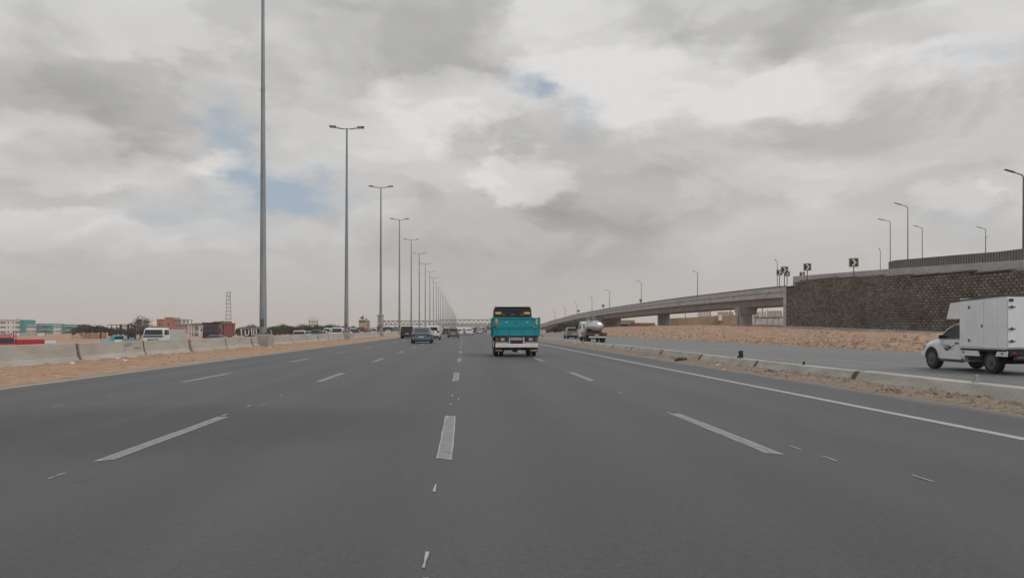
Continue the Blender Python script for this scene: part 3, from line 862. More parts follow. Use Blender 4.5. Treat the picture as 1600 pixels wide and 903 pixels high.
def pier(u, d, cap, colw, ztop, ribs=0):
    X, Y = W(u, d); i = min(range(len(FC)), key=lambda k: abs(FC[k].y - Y)); p, n = fly_at(i)
    zt = p.z - 3.02; zb = ground_z(X, Y) - .6
    t = Vector((-n.y, n.x, 0)); c = Vector((X, Y, 0))
    def blk(a0, a1, b0, b1, z0, z1, s=1.0):
        q = [(a0, b0), (a1, b0), (a1, b1), (a0, b1)]
        return MB().hexa([tuple(c + n * a * s + t * b * s + Vector((0, 0, z0))) for a, b in q] + [tuple(c + n * a + t * b + Vector((0, 0, z1))) for a, b in q])
    zc = zt
    root = None
    colo = None
    zcap = zt - 1.25 if cap else zt
    colo = blk(-colw / 2, colw / 2, -.7, .7, zb, zcap).build('pier', 'conc', fly, bevel=.08)
    if cap:
        blk(-cap / 2, cap / 2, -1.1, 1.1, zcap, zt, .9).build('pier_cap', 'conc', colo, bevel=.05)
        for k in (-1, 0, 1): blk(k * .9 - .3, k * .9 + .3, -.4, .4, zt, zt + .02).build('bearing', 'black', colo)
    for k in range(ribs):
        a = -colw / 2 + colw * (k + .5) / ribs
        blk(a - .07, a + .07, -.76, -.70, zb, zcap - .02).build('rib', 'conc_dark', colo)
pier(1165.5, 139.5, 3.5, 1.75, 0)
pier(1037, 199, 0, 2.9, 0, 5)

# dark cross opening under the flyover
def portal():
    d = 262; X, Y = W(966, d)
    o = empty('underpass', (X, Y, ground_z(X, Y)), -.15, 'low dark concrete underpass beneath the flyover, right of the tank truck', 'underpass')
    z = ground_z(X, Y)
    MB().box(-6.6, 5.6, 0, 7, 1.35, 2.75).build('beam', 'conc', o)
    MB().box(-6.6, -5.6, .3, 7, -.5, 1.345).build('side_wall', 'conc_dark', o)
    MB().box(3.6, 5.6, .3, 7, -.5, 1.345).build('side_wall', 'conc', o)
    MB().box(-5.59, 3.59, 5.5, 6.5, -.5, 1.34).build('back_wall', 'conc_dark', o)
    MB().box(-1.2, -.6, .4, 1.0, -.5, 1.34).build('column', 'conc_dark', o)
portal()

# ------------------------------------------------------------------ block retaining wall and the road above it
WA = Vector((*W(1229.5, 121.5), 0)); WB = Vector((*W(1600, 80), 0))
wt = (WB - WA).normalized()                 # along the wall towards the viewer
wn = Vector((wt.y, -wt.x, 0))
if wn.x > 0: wn = -wn                       # outward, to the road
WLEN = (WB - WA).length + 44
WTOP = [(0, 7.75), (2.5, 8.3), (5, 8.75), (17, 8.4), (33, 7.8), (43, 7.3), (60, 6.6), (90, 5.5)]
slabs = []
_r = random.Random(9); _s = 0.0
while _s < WLEN - 1:
    _L = _r.uniform(1.6, 2.2) if _s < 7 else _r.uniform(4.2, 5.6)
    slabs.append((_s, _L, interp(_s + _L * .5, WTOP) + _r.uniform(.05, .22))); _s += _L
def wtop(s):
    for a, L, z in slabs:
        if s < a + L: return z - .16
    return slabs[-1][2] - .16
def wbase(s):
    p = WA + wt * s
    return ground_z(p.x, p.y)
def wp(s, out, z):
    p = WA + wt * s + wn * out
    return (p.x, p.y, z)
wall = empty('block_wall', (0, 0, 0), 0, 'tall brown split-block retaining wall carrying the ramp, right of the flyover', 'retaining wall')
rings = []
ss = steps(0, WLEN, 1.5)
MB().loft([[wp(s, -1.4, 0), wp(s, -.06, 0), wp(s, -.06, wtop(s) - .01), wp(s, -1.4, wtop(s) - .01)] for s in ss]).build('core', 'block_core', wall)
mb = MB(); r = random.Random(3)
BH, BL = .345, .68
tones = []
j = 0
z = .1
while z < 9:
    s = (BL / 2 if j % 2 else 0) + .02
    while s + BL < WLEN:
        sm = s + BL / 2
        if z > wbase(sm) - .45 and z + BH < min(wtop(s), wtop(s + BL)) + .12:
            pr = .07 + r.uniform(-.03, .08); g = .03; ch = .12; zz = z
            tn = r.choice((.78, .88, .95, 1.0, 1.08, 1.18)) * r.uniform(.9, 1.1); tones += [tn] * 12
            a0, a1, b0, b1 = s + .06, s + BL - .06, zz + .018, zz + BH - .018
            q = [(a0, b0), (a1, b0), (a1, b1), (a0, b1)]
            cs, cz = r.uniform(-.05, .05), r.uniform(-.03, .03)
            f = [(a0 + ch + cs, b0 + ch * .5 + cz), (a1 - ch + cs, b0 + ch * .5 + cz), (a1 - ch + cs, b1 - ch * .5 + cz), (a0 + ch + cs, b1 - ch * .5 + cz)]
            o = len(mb.v)
            mb.v += [wp(x, -.06, y) for x, y in q] + [wp(x, pr * .4, y) for x, y in q] + [wp(x, pr + .05 * r.random(), y) for x, y in f]
            mb.f += [tuple(o + i for i in t) for t in ((0, 1, 5, 4), (1, 2, 6, 5), (2, 3, 7, 6), (3, 0, 4, 7), (4, 5, 9, 8), (5, 6, 10, 9), (6, 7, 11, 10), (7, 4, 8, 11), (8, 9, 10, 11))]
        s += BL
    z += BH; j += 1
sb = tag(mb.build('split_blocks', 'block_a', wall), kind='stuff')
ta = sb.data.attributes.new('tone', 'FLOAT', 'POINT'); ta.data.foreach_set('value', tones)
for s, L, z1 in slabs:      # level coping slabs that step down with the ramp
    dz = r.uniform(-.03, .03)
    MB().hexa([wp(s, -.5, z1 - .16), wp(s, .13, z1 - .16), wp(s + L - .04, .13, z1 - .16), wp(s + L - .04, -.5, z1 - .16),
               wp(s, -.5, z1), wp(s, .13, z1), wp(s + L - .04, .13, z1 + dz), wp(s + L - .04, -.5, z1 + dz)]).build('coping_block', 'block_cap', wall, bevel=.03)
MB().hexa([wp(-.75, -1.5, .5), wp(-.75, .18, .5), wp(-.02, .18, .5), wp(-.02, -1.5, .5), wp(-.75, -1.5, 8.0), wp(-.75, .18, 8.0), wp(-.02, .18, 8.0), wp(-.02, -1.5, 8.0)]).build('end_pillar', 'conc_light', wall, bevel=.04)
s = 0.0
while s < WLEN - 4:
    MB().hexa([wp(s + .03, .1, wbase(s) - .5), wp(s + .03, 1.0, wbase(s) - .5), wp(s + 3.97, 1.0, wbase(s + 4) - .5), wp(s + 3.97, .1, wbase(s + 4) - .5),
               wp(s + .03, .1, wbase(s) + .34), wp(s + .03, 1.0, wbase(s) + .30), wp(s + 3.97, 1.0, wbase(s + 4) + .30), wp(s + 3.97, .1, wbase(s + 4) + .34)]).build('footing', 'conc_light', wall, bevel=.03)
    s += 4

PT = [(-1, 9.72), (17, 9.35), (43, 8.62), (90, 7.3)]
par = empty('ramp_parapet', (0, 0, 0), 0, 'plain grey concrete parapet of the ramp, running above the brown block wall', 'parapet')
s = -.7
while s < WLEN - 5:
    e = s + 5.2
    MB().hexa([wp(s, -1.85, 6.0), wp(s, -1.45, 6.0), wp(e - .04, -1.45, 5.6), wp(e - .04, -1.85, 5.6),
               wp(s, -1.80, interp(s, PT)), wp(s, -1.55, interp(s, PT)), wp(e - .04, -1.55, interp(e, PT)), wp(e - .04, -1.80, interp(e, PT))]).build('parapet_panel', 'conc_light', par, bevel=.02)
    s = e
MB().hexa([wp(-.7, -4.5, 7.4), wp(-.7, -1.86, 7.4), wp(WLEN - 5, -1.86, 4.4), wp(WLEN - 5, -4.5, 4.4),
           wp(-.7, -4.5, 8.3), wp(-.7, -1.86, 8.3), wp(WLEN - 5, -1.86, 6.0), wp(WLEN - 5, -4.5, 6.0)]).build('roadway', 'conc', par)

rb = empty('ribbed_barrier', (0, 0, 0), 0, 'curved grey barrier with upright ribs, highest structure above the block wall', 'barrier')
RP = [(1391, 117, 11.0), (1389.5, 112, 11.0), (1400, 109.5, 11.05), (1440, 105, 10.95), (1500, 98, 10.72), (1560, 92, 10.5), (1600, 88, 10.45), (1700, 80, 10.15), (1800, 74, 9.9)]
rp = [Vector((*W(u, d), z)) for u, d, z in RP]
fine = []
for a, b in zip(rp, rp[1:]):
    n = max(1, int((b - a).length / .42))
    fine += [a + (b - a) * k / n for k in range(n)]
def rsec(i, sec):
    a, b = fine[max(0, i - 1)], fine[min(len(fine) - 1, i + 1)]
    t = Vector((b.x - a.x, b.y - a.y, 0)).normalized(); n = Vector((t.y, -t.x, 0))
    if n.x > 0 and n.y > 0: n = -n
    return [tuple(fine[i] + n * o + Vector((0, 0, z))) for o, z in sec]
MB().loft([rsec(i, [(-.15, -1.35), (0, -1.35), (0, 0), (-.15, 0)]) for i in range(len(fine))]).build('panel', 'rib', rb)
MB().loft([rsec(i, [(-.30, -4.8), (.03, -4.8), (.03, -1.36), (-.30, -1.36)]) for i in range(len(fine))]).build('base_wall', 'conc_light', rb)
MB().loft([rsec(i, [(-.17, .005), (.12, .005), (.12, .07), (-.17, .07)]) for i in range(len(fine))]).build('top_rail', 'conc', rb)
for i in range(len(fine) - 1):
    p, q = fine[i], fine[i + 1]
    t = (q - p).normalized(); n = Vector((t.y, -t.x, 0))
    if n.x > 0 and n.y > 0: n = -n
    w = t * .11
    a = p + t * .1
    MB().hexa([tuple(a + Vector((0, 0, -1.34)) - w + n * .003), tuple(a + Vector((0, 0, -1.34)) + w + n * .003), tuple(a + Vector((0, 0, -1.34)) + w + n * .11), tuple(a + Vector((0, 0, -1.34)) - w + n * .11),
               tuple(a - w + n * .003), tuple(a + w + n * .003), tuple(a + w + n * .11), tuple(a - w + n * .11)]).build('rib', 'rib', rb)

# ------------------------------------------------------------------ single-arm lamps of the ramps
def arm_lamp(u, d, v_end_dx, v_end, v_knee, v_base, label, group='single-arm lamps on the ramps and flyover', r=None):
    X, Y = W(u, d); zb, zk = Zv(v_base, d), Zv(v_knee, d)
    dx = v_end_dx * d / 1200; dz = Zv(v_end, d) - zk
    o = empty('ramp_lamp', (X, Y, zb), -YAW, label, 'lamp post', group)
    r = r or .075
    H = zk - zb
    MB().tube((0, 0, -.8), (0, 0, H - .25), r * 1.25, r * .8, 8).build('pole', 'pole_dark', o)
    s = 1 if dx > 0 else -1
    MB().path([(0, 0, H - .25), (s * .06, 0, H - .08), (s * .25, 0, H + dz * .12), (dx * .55, 0, H + dz * .55)], r * .75, 6).build('arm', 'pole_dark', o)
    y = r * 2.2
    MB().hexa([(dx * .5, -y, H + dz * .5 - .04), (dx, -y, H + dz - .03), (dx, y, H + dz - .03), (dx * .5, y, H + dz * .5 - .04),
               (dx * .5, -y, H + dz * .5 + .07), (dx, -y, H + dz + .05), (dx, y, H + dz + .05), (dx * .5, y, H + dz * .5 + .07)]).build('lamp', 'lamp', o, bevel=.02)
    return o
arm_lamp(1599, 92, -29, 265, 274, 391, 'nearest single-arm lamp at the right edge, above the ribbed barrier', r=.10)
arm_lamp(1418.5, 124, -21, 317, 323, 405, 'second tallest single-arm lamp, middle of the three standing close together on the ramp')
arm_lamp(1391, 150, -19, 342, 346, 411, 'left one of the three close single-arm lamps on the ramp')
arm_lamp(1441, 190, -14, 352, 356, 405, 'right and smallest of the three close single-arm lamps on the ramp', r=.09)
lp = arm_lamp(1540, 190, -14, 354, 358, 393, 'small single-arm lamp with a camera bracket, above the ribbed barrier', r=.09)
MB().path([(0, 0, 3.2), (.35, 0, 3.6), (.6, 0, 3.75)], .05).build('bracket', 'pole_dark', lp)
arm_lamp(1375.5, 160, -2, 388, 390, 421, 'short armless-looking post between the square yellow-framed sign and the lamps', r=.06)
arm_lamp(1214.5, 175, -4, 405, 408, 449, 'thin lamp seen end-on beside the cluster of arrow signs')
for u, d, ue, ve, vk, vb, lab in (
        (1090, 165, -8, 423, 425.5, 462, 'flyover lamp standing nearest the block wall, clear of the others'),
        (1002, 208, -7, 438.5, 441, 474, 'flyover lamp with a small dark sign at its foot'),
        (952.5, 243, -8, 452, 455, 480, 'flyover lamp next to the middle one of the small dark signs'),
        (925, 268, -5, 462, 464, 486.5, 'flyover lamp right above the silver tank of the tank truck'),
        (901.5, 295, -5, 471.5, 474, 491, 'flyover lamp beside the leftmost small dark sign'),
        (883, 322, -4, 478, 480, 496, 'flyover lamp left of every small dark sign, second farthest of the line'),
        (867, 352, -4, 485, 487, 500, 'farthest flyover lamp, nearest the teal truck')):
    arm_lamp(u, d, ue, ve, vk, vb + 4, lab, 'lamps along the flyover', r=.06 + d * .00006)

# ------------------------------------------------------------------ arrow boards and small signs
def chevron(u, v, d, size_px, v_base, label, frame='sign_frame'):
    X, Y = W(u, d); S = size_px * d / 1200; zc = Zv(v, d); zb = Zv(v_base, d)
    o = empty('arrow_sign', (X, Y, zb), -math.atan2(X, Y) * .85, label, 'road sign', 'black and white arrow boards on the ramp')
    h = zc - zb
    MB().box(-.06, .06, .03, .13, -.6, h + S * .2).build('post', 'pole_dark', o)
    MB().box(-S / 2, S / 2, -.02, .025, h - S / 2, h + S / 2).build('frame', frame, o, bevel=.01)
    e = S * .40
    MB().box(-e, e, -.032, -.021, h - e, h + e).build('panel', 'sign_black', o)
    p = [(-.22, .36), (.02, .36), (.30, 0), (.02, -.36), (-.22, -.36), (.06, 0)]
    mb = MB()
    A = [(x * S, -.033, h + z * S) for x, z in p]; B = [(x * S, -.044, h + z * S) for x, z in p]
    mb.add(A + B, [(0, 1, 2, 5), (5, 2, 3, 4), (6, 11, 8, 7), (11, 10, 9, 8)] + [(i, (i + 1) % 6, 6 + (i + 1) % 6, 6 + i) for i in range(6)])
    mb.build('chevron', 'sign_white', o)
chevron(1334, 410, 103, 14.2, 438, 'largest arrow board, black and white with a yellowish frame, rightmost on the wall', 'sign_yellow')
chevron(1261.5, 417, 114, 11.6, 441, 'arrow board with a grey frame standing alone left of the yellow-framed one')
chevron(1225.8, 421.5, 121.5, 10.8, 441, 'highest arrow board of the overlapping cluster at the end of the parapet')
chevron(1218, 425.5, 128, 9.2, 450, 'left lower arrow board of the overlapping cluster at the end of the parapet')
chevron(1230, 427.5, 132, 8.0, 440, 'right lower arrow board of the cluster, mostly hidden behind the others')
chevron(1253.5, 428.5, 140, 8.0, 440, 'arrow board only peeping over the parapet, between the cluster and the lone board')
def small_sign(u, v, d, px, vb, label):
    X, Y = W(u, d); S = px * d / 1200; h = Zv(v, d) - Zv(vb, d)
    o = empty('small_sign', (X, Y, Zv(vb, d)), -.1, label, 'sign', 'small dark signs on the flyover')
    MB().box(-.05, .05, .03, .12, -.6, h).build('post', 'pole_dark', o)
    MB().box(-S / 2, S / 2, -.02, .025, h - S / 2, h + S / 2).build('board', 'pole_dark', o)
small_sign(942.5, 477.5, 249, 3.8, 485, 'small dark square sign on the flyover between two slim lamps, middle of the three')
small_sign(904, 485.5, 292, 3.4, 491, 'small dark square sign on the flyover, leftmost of the three')
small_sign(1001, 469, 207, 3.8, 475, 'small dark square sign at the foot of a flyover lamp, rightmost of the three')

# ------------------------------------------------------------------ vehicles (local +Y is forward)
def wheel(parent, x, y, r, w, rimr=.6):
    s = 1 if x > 0 else -1
    n = 18
    prof = [(r * .96, -w / 2), (r, -w * .32), (r, w * .32), (r * .96, w / 2), (r * .66, w / 2 + .004)]
    mb = MB()
    rings = [[(s * o, rr * math.cos(6.2832 * i / n), rr * math.sin(6.2832 * i / n)) for i in range(n)] for rr, o in prof]
    mb.loft(rings)
    t = mb.build('wheel', 'black', parent, smooth=False, loc=(x, y, r))
    m2 = MB()
    m2.loft([[(s * o, rr * math.cos(6.2832 * i / n), rr * math.sin(6.2832 * i / n)) for i in range(n)] for rr, o in
             [(r * .64, w / 2 - .01), (r * .64, w / 2 + .010), (r * .56, w / 2 + .012), (r * .50, w / 2 + .006), (r * .26, w / 2 + .02), (r * .2, w / 2 + .045)]])
    rim = m2.build('rim', 'rim', t)
    return t

def car(kind, pm, X, Y, heading, z, label, cat='car', group='cars on the highway', glass='glass'):
    """heading 0 drives away (+Y), 180 towards the camera"""
    D = {  # L, W, H, belt, hood, rear of cabin low/high, front of cabin high/low
        'sedan': (4.5, 1.74, 1.44, .93, .86, -1.62, -.95, .25, 1.05, .98),
        'coupe': (4.5, 1.86, 1.50, .97, .90, -2.05, -.95, .35, 1.15, 1.0),
        'hatch': (4.0, 1.68, 1.46, .93, .88, -1.88, -1.55, .25, 1.0, .93),
        'suv': (4.6, 1.84, 1.70, 1.08, 1.02, -2.18, -1.92, .35, 1.05, 1.08),
        'van': (4.5, 1.76, 2.0, 1.08, 1.0, -2.15, -2.08, 1.1, 1.75, 1.08),
        'pickup': (4.9, 1.74, 1.56, .98, .94, -.35, -.25, .75, 1.35, .98)}[kind]
    L, Wd, H, belt, hood, c0, c1, c2, c3, tail = D
    o = empty({'sedan': 'sedan_car', 'coupe': 'sedan_car', 'hatch': 'hatchback_car', 'suv': 'suv_car', 'van': 'van', 'pickup': 'pickup_truck'}[kind],
              (X, Y, z), R(heading), label, cat, group)
    w = Wd / 2
    def ring(y, zb, zt, ww, sh=.16):
        return [(-ww * .88, y, zb), (-ww, y, zb + .13), (-ww, y, zt - sh), (-ww * .86, y, zt), (ww * .86, y, zt), (ww, y, zt - sh), (ww, y, zb + .13), (ww * .88, y, zb)]
    st = [(-L / 2, .36, tail - .12, w * .86), (-L / 2 + .10, .24, tail - .03, w * .95), (-L / 2 + .45, .20, tail, w), (c0 + .1, .2, belt, w),
          (c3 - .05, .2, belt, w), (L / 2 - .75, .2, hood - .04, w), (L / 2 - .15, .22, hood - .16, w * .93), (L / 2, .32, hood - .30, w * .80)]
    if kind == 'pickup':
        st = [(c0 - .02, .25, belt, w), (c3 - .05, .25, belt, w), (L / 2 - .75, .25, hood - .02, w), (L / 2 - .12, .27, hood - .12, w * .93), (L / 2, .36, hood - .26, w * .82)]
    MB().loft([ring(*s) for s in st]).build('body', pm, o, smooth=False, bevel=.03)
    # cabin
    wl, wm, wh = w * .90, w * .80, w * .68
    rl = [(-wl, c0, belt - .03), (wl, c0, belt - .03), (wl, c3, belt - .03), (-wl, c3, belt - .03)]
    rm = [(-wm, c1 - .04, H - .07), (wm, c1 - .04, H - .07), (wm, c2 + .10, H - .07), (-wm, c2 + .10, H - .07)]
    rh = [(-wh, c1 + .15, H), (wh, c1 + .15, H), (wh, c2 - .1, H), (-wh, c2 - .1, H)]
    cab = MB().loft([rl, rm, rh]).build('cabin', pm, o, bevel=.025)
    MB().pane([rl[0], rl[1], rm[1], rm[0]], .09, .12).build('rear_window', glass, o)
    MB().pane([rl[2], rl[3], rm[3], rm[2]], .07, .10).build('windscreen', glass, o)
    for a, b in ((1, 2), (3, 0)):
        q = [Vector(p) for p in (rl[a], rl[b], rm[b], rm[a])]
        def at(u, v): return (q[0] * (1 - u) + q[1] * u) * (1 - v) + (q[3] * (1 - u) + q[2] * u) * v
        cuts = [(.06, .94)] if kind == 'pickup' else [(.05, .48), (.52, .95)]
        for u0, u1 in cuts:
            MB().pane([at(u0, .12), at(u1, .12), at(u1, .9), at(u0, .9)], 0, 0).build('side_window', glass, o)
    ry = -L / 2
    if kind == 'pickup':
        bed = MB()
        bed.box(-w, w, ry + .02, c0 - .06, .42, .52)
        bed.box(-w, -w + .06, ry + .08, c0 - .06, .521, belt + .02); bed.box(w - .06, w, ry + .08, c0 - .06, .521, belt + .02)
        bed.box(-w + .061, w - .061, c0 - .12, c0 - .06, .521, belt + .0)
        bed.build('bed', pm, o, bevel=.012)
        MB().box(-w + .01, w - .01, ry, ry + .075, .45, belt).build('tailgate', pm, o, bevel=.012)
    tz = {'suv': .95, 'van': .95}.get(kind, .74)
    for s in (-1, 1):
        MB().box(min(s * w * .60, s * w * .93), max(s * w * .60, s * w * .93), ry - .012, ry + .16, tz - .08, tz + (.16 if kind in ('suv', 'van') else .07)).build('tail_light', 'red_lens', o, bevel=.015)
        MB().box(min(s * w * .50, s * w * .86), max(s * w * .50, s * w * .86), L / 2 - .2, L / 2 - .02 + .015, hood - .28, hood - .15).build('headlight', 'clear', o, bevel=.02)
        MB().hexa([(s * w * .98, c3 - .32, belt), (s * (w + .16), c3 - .36, belt + .02), (s * (w + .16), c3 - .24, belt + .02), (s * w * .98, c3 - .22, belt),
                   (s * w * .98, c3 - .32, belt + .12), (s * (w + .16), c3 - .36, belt + .14), (s * (w + .16), c3 - .24, belt + .14), (s * w * .98, c3 - .22, belt + .12)]).build('mirror', pm, o)
    MB().box(-w * .88, w * .88, ry - .05, ry + .12, .30, .50).build('rear_bumper', 'dark' if kind in ('suv', 'pickup', 'van') else pm, o, bevel=.03)
    MB().box(-w * .80, w * .80, L / 2 - .12, L / 2 + .05, .26, .46).build('front_bumper', 'dark', o, bevel=.03)
    MB().box(-w * .40, w * .40, L / 2 - .06, L / 2 + .02, .48, .60).build('grille', 'dark', o)
    MB().box(-.25, .25, ry - .068, ry - .052, .53 if kind != 'suv' else .62, .64 if kind != 'suv' else .73).build('number_plate', 'plate', o)
    MB().box(-w * .8, w * .8, -L / 2 + .25, L / 2 - .3, .17, .26).build('underbody', 'black', o)
    wr = .33 if kind in ('suv', 'pickup') else .30
    for s in (-1, 1):
        for yy in (-L / 2 + .85, L / 2 - .82):
            n = 14
            MB().tube((s * (w - .10), yy, wr), (s * (w + .004), yy, wr), wr + .05, None, 16).build('wheel_arch', 'black', o)
            wheel(o, s * (w - .085), yy, wr, .2)
    return o

def OZ(X, Y): return ground_z(X, Y) + .014
# our carriageway, all driving away
X, Y = W(658, 70.0)
blue = car('coupe', 'p_blue', X, Y + 2.2, 0, 0, 'slate blue hatch-backed sedan in the second lane from the left, nearest of the cars ahead', glass='glass_blue')
MB().box(-.62, .62, -2.262, -2.25, .80, .84).build('light_bar', 'red_lens', blue)
X, Y = W(636, 106); car('suv', 'p_black', X, Y + 2.3, 0, 0, 'black four-wheel-drive in the far left lane beside the slate blue sedan')
X, Y = W(675.5, 95); car('suv', 'p_white', X, Y + 2.3, 0, 0, 'white four-wheel-drive just ahead of the slate blue sedan, partly hidden by it')
X, Y = W(708, 118); car('hatch', 'p_grey', X, Y + 2, 0, 0, 'dark grey hatchback in the middle of the road beyond the white four-wheel-drive')
X, Y = W(697, 185); car('hatch', 'p_black', X, Y + 2, 0, 0, 'small black car peeping out left of the dark grey hatchback')
X, Y = W(717.5, 162); car('sedan', 'p_white', X, Y + 2, 0, 0, 'white car half hidden right behind the dark grey hatchback')
X, Y = W(724, 215); car('sedan', 'p_grey', X, Y + 2, 0, 0, 'dark low car between the dark grey hatchback and the white saloon')
X, Y = W(733, 167); car('sedan', 'p_white', X, Y + 2.2, 0, 0, 'white saloon right of the centre lane dashes, ahead of the teal truck on its left')
X, Y = W(749.5, 205); car('sedan', 'p_silver', X, Y + 2.2, 0, 0, 'pale silver saloon left of the teal truck, in the lane of the truck')
X, Y = W(744, 290); car('suv', 'p_black', X, Y + 2, 0, 0, 'distant dark car left of the pale silver saloon')
X, Y = W(757, 300); car('van', 'p_maroon', X, Y + 2, 0, 0, 'distant dark van against the left edge of the teal truck', cat='van')
X, Y = W(739, 330); car('van', 'p_silver', X, Y + 2, 0, 0, 'distant pale van above the roof of the white saloon', cat='van')
X, Y = W(712, 380); car('van', 'p_grey', X, Y + 2, 0, 0, 'farthest grey van under the middle of the footbridge', cat='van')
# service road
X, Y = W(897.5, 103); car('pickup', 'p_dusty', X, Y + 2.4, 0, -.004, 'dusty grey pickup on the service road left of the tank truck', cat='pickup', group='traffic on the service road')
# oncoming carriageway behind the left barrier
G2 = 'oncoming traffic behind the left barrier'
X, Y = W(12, 63)
rp_ = car('pickup', 'p_red', X, Y, 134, OZ(X, Y), 'red pickup with a roof rack behind the barrier at the left edge', cat='pickup', group=G2, glass='glass_blue')
mb = MB()
for s in (-1, 1):
    mb.path([(s * .6, .3, 1.5), (s * .6, .3, 1.72), (s * .6, -.3, 1.72), (s * .6, -.3, 1.5)], .03)
mb.path([(-.6, .3, 1.72), (.6, .3, 1.72)], .03); mb.path([(-.6, -.3, 1.72), (.6, -.3, 1.72)], .03)
mb.path([(.3, -.5, 1.0), (.3, -.5, 2.0), (-.35, -.5, 2.0), (-.35, -.5, 1.0)], .035)
mb.build('roof_rack', 'p_red', rp_)
for s in (-1, 1): MB().box(min(s * .83, s * .87), max(s * .83, s * .87), -2.42, -.45, 1.0, 1.30).build('bed_side', 'p_red', rp_, bevel=.01)
MB().box(-.83, .83, -2.45, -2.40, .96, 1.30).build('bed_side', 'p_red', rp_)
X, Y = W(187.5, 112)
cp_ = car('pickup', 'p_cyan', X, Y, 132, OZ(X, Y), 'turquoise pickup with white door panel behind the barrier, under the black steel frame', cat='pickup', group=G2)
MB().box(-.885, -.875, .05, 1.0, .45, .9).build('door_panel', 'p_white', cp_); MB().box(.875, .885, .05, 1.0, .45, .9).build('door_panel', 'p_white', cp_)
X, Y = W(336, 98); car('sedan', 'p_navy', X, Y, 180, OZ(X, Y), 'blue-grey car roof showing over the barrier, in front of the maroon tipper', group=G2, glass='glass_blue')
X, Y = W(493.5, 145); car('suv', 'p_navy', X, Y, 180, OZ(X, Y), 'dark blue saloon over the barrier, left of the white vans', group=G2)
X, Y = W(481, 150); car('sedan', 'p_silver', X, Y, 180, OZ(X, Y), 'silver car between the red-loaded flatbed and the dark blue saloon', group=G2)
X, Y = W(505, 150); car('sedan', 'p_silver', X, Y, 180, OZ(X, Y), 'silver saloon right behind the dark blue saloon', group=G2)
X, Y = W(512.5, 175); car('van', 'p_white', X, Y, 180, OZ(X, Y), 'white minibus left of the white lorry with the wide dark windscreen', cat='van', group=G2)
X, Y = W(551.5, 215); car('van', 'p_white', X, Y, 180, OZ(X, Y), 'white van just right of the second lamp column', cat='van', group=G2)
X, Y = W(556.5, 200); car('suv', 'p_black', X, Y, 180, OZ(X, Y), 'dark car beside the maroon lorry near the second lamp column', group=G2)
X, Y = W(578, 260); car('sedan', 'p_grey', X, Y, 180, OZ(X, Y), 'grey car behind the maroon lorry', group=G2)
X, Y = W(585, 235); car('van', 'p_white', X, Y, 180, OZ(X, Y), 'white van between the maroon lorry and the stair tower', cat='van', group=G2)
X, Y = W(593, 230); car('suv', 'p_navy', X, Y, 180, OZ(X, Y), 'dark car at the foot of the footbridge stair tower', group=G2)
X, Y = W(606, 300); car('sedan', 'p_white', X, Y, 180, OZ(X, Y), 'far white car right of the third lamp column', group=G2)
X, Y = W(614, 320); car('sedan', 'p_grey', X, Y, 180, OZ(X, Y), 'far grey car under the left end of the footbridge', group=G2)
X, Y = W(621, 340); car('van', 'p_silver', X, Y, 180, OZ(X, Y), 'far pale van under the left end of the footbridge', cat='van', group=G2)

def lorry_cab(o, pm, w, y0, y1, z0, z1, belt, slope=.18, roof_mat=None):
    """forward-control cab between y0 (rear) and y1 (nose)"""
    h = w / 2
    zr = z1 - .12
    lo = [(-h, y0, z0), (h, y0, z0), (h, y1, z0), (-h, y1, z0)]
    mid = [(-h, y0, belt), (h, y0, belt), (h, y1 - .02, belt), (-h, y1 - .02, belt)]
    up = [(-h * .93, y0 + .02, zr), (h * .93, y0 + .02, zr), (h * .93, y1 - slope, zr), (-h * .93, y1 - slope, zr)]
    top = [(-h * .82, y0 + .12, z1), (h * .82, y0 + .12, z1), (h * .82, y1 - slope - .2, z1), (-h * .82, y1 - slope - .2, z1)]
    c = MB().loft([lo, mid, up, top]).build('cab', pm, o, bevel=.03)
    MB().pane([mid[2], mid[3], up[3], up[2]], .05, .08).build('windscreen', 'glass_blue', o)
    MB().pane([mid[0], mid[1], up[1], up[0]], .12, .2).build('rear_window', 'glass', o)
    for a, b in ((1, 2), (3, 0)):
        MB().pane([mid[a], mid[b], up[b], up[a]], .14, .08).build('side_window', 'glass', o)
    for s in (-1, 1):
        MB().box(min(s * h * .58, s * h * .9), max(s * h * .58, s * h * .9), y1 - .03, y1 + .02, z0 + .16, z0 + .32).build('headlight', 'clear', o, bevel=.02)
        m = MB(); m.path([(s * h, y1 - .15, belt + .1), (s * (h + .18), y1 - .05, belt + .2)], .015)
        m.box(min(s * (h + .10), s * (h + .28)), max(s * (h + .10), s * (h + .28)), y1 - .1, y1 - .03, belt + .05, belt + .42); m.build('mirror', 'dark', o)
    MB().box(-h * .98, h * .98, y1 - .06, y1 + .10, z0 - .12, z0 + .10).build('front_bumper', pm, o, bevel=.03)
    MB().box(-h * .5, h * .5, y1 - .01, y1 + .012, z0 + .2, z0 + .36).build('grille', 'dark', o)
    return c

def lorry_chassis(o, w, yr, yf, axles, r, z=.5):
    MB().box(-w * .22, w * .22, yr, yf, z, z + .16).build('chassis', 'chassis', o)
    for y in axles:
        MB().box(-w * .42, w * .42, y - .06, y + .06, r - .06, r + .06).build('axle', 'chassis', o)
        for s in (-1, 1):
            wheel(o, s * (w / 2 - .16), y, r, .24)

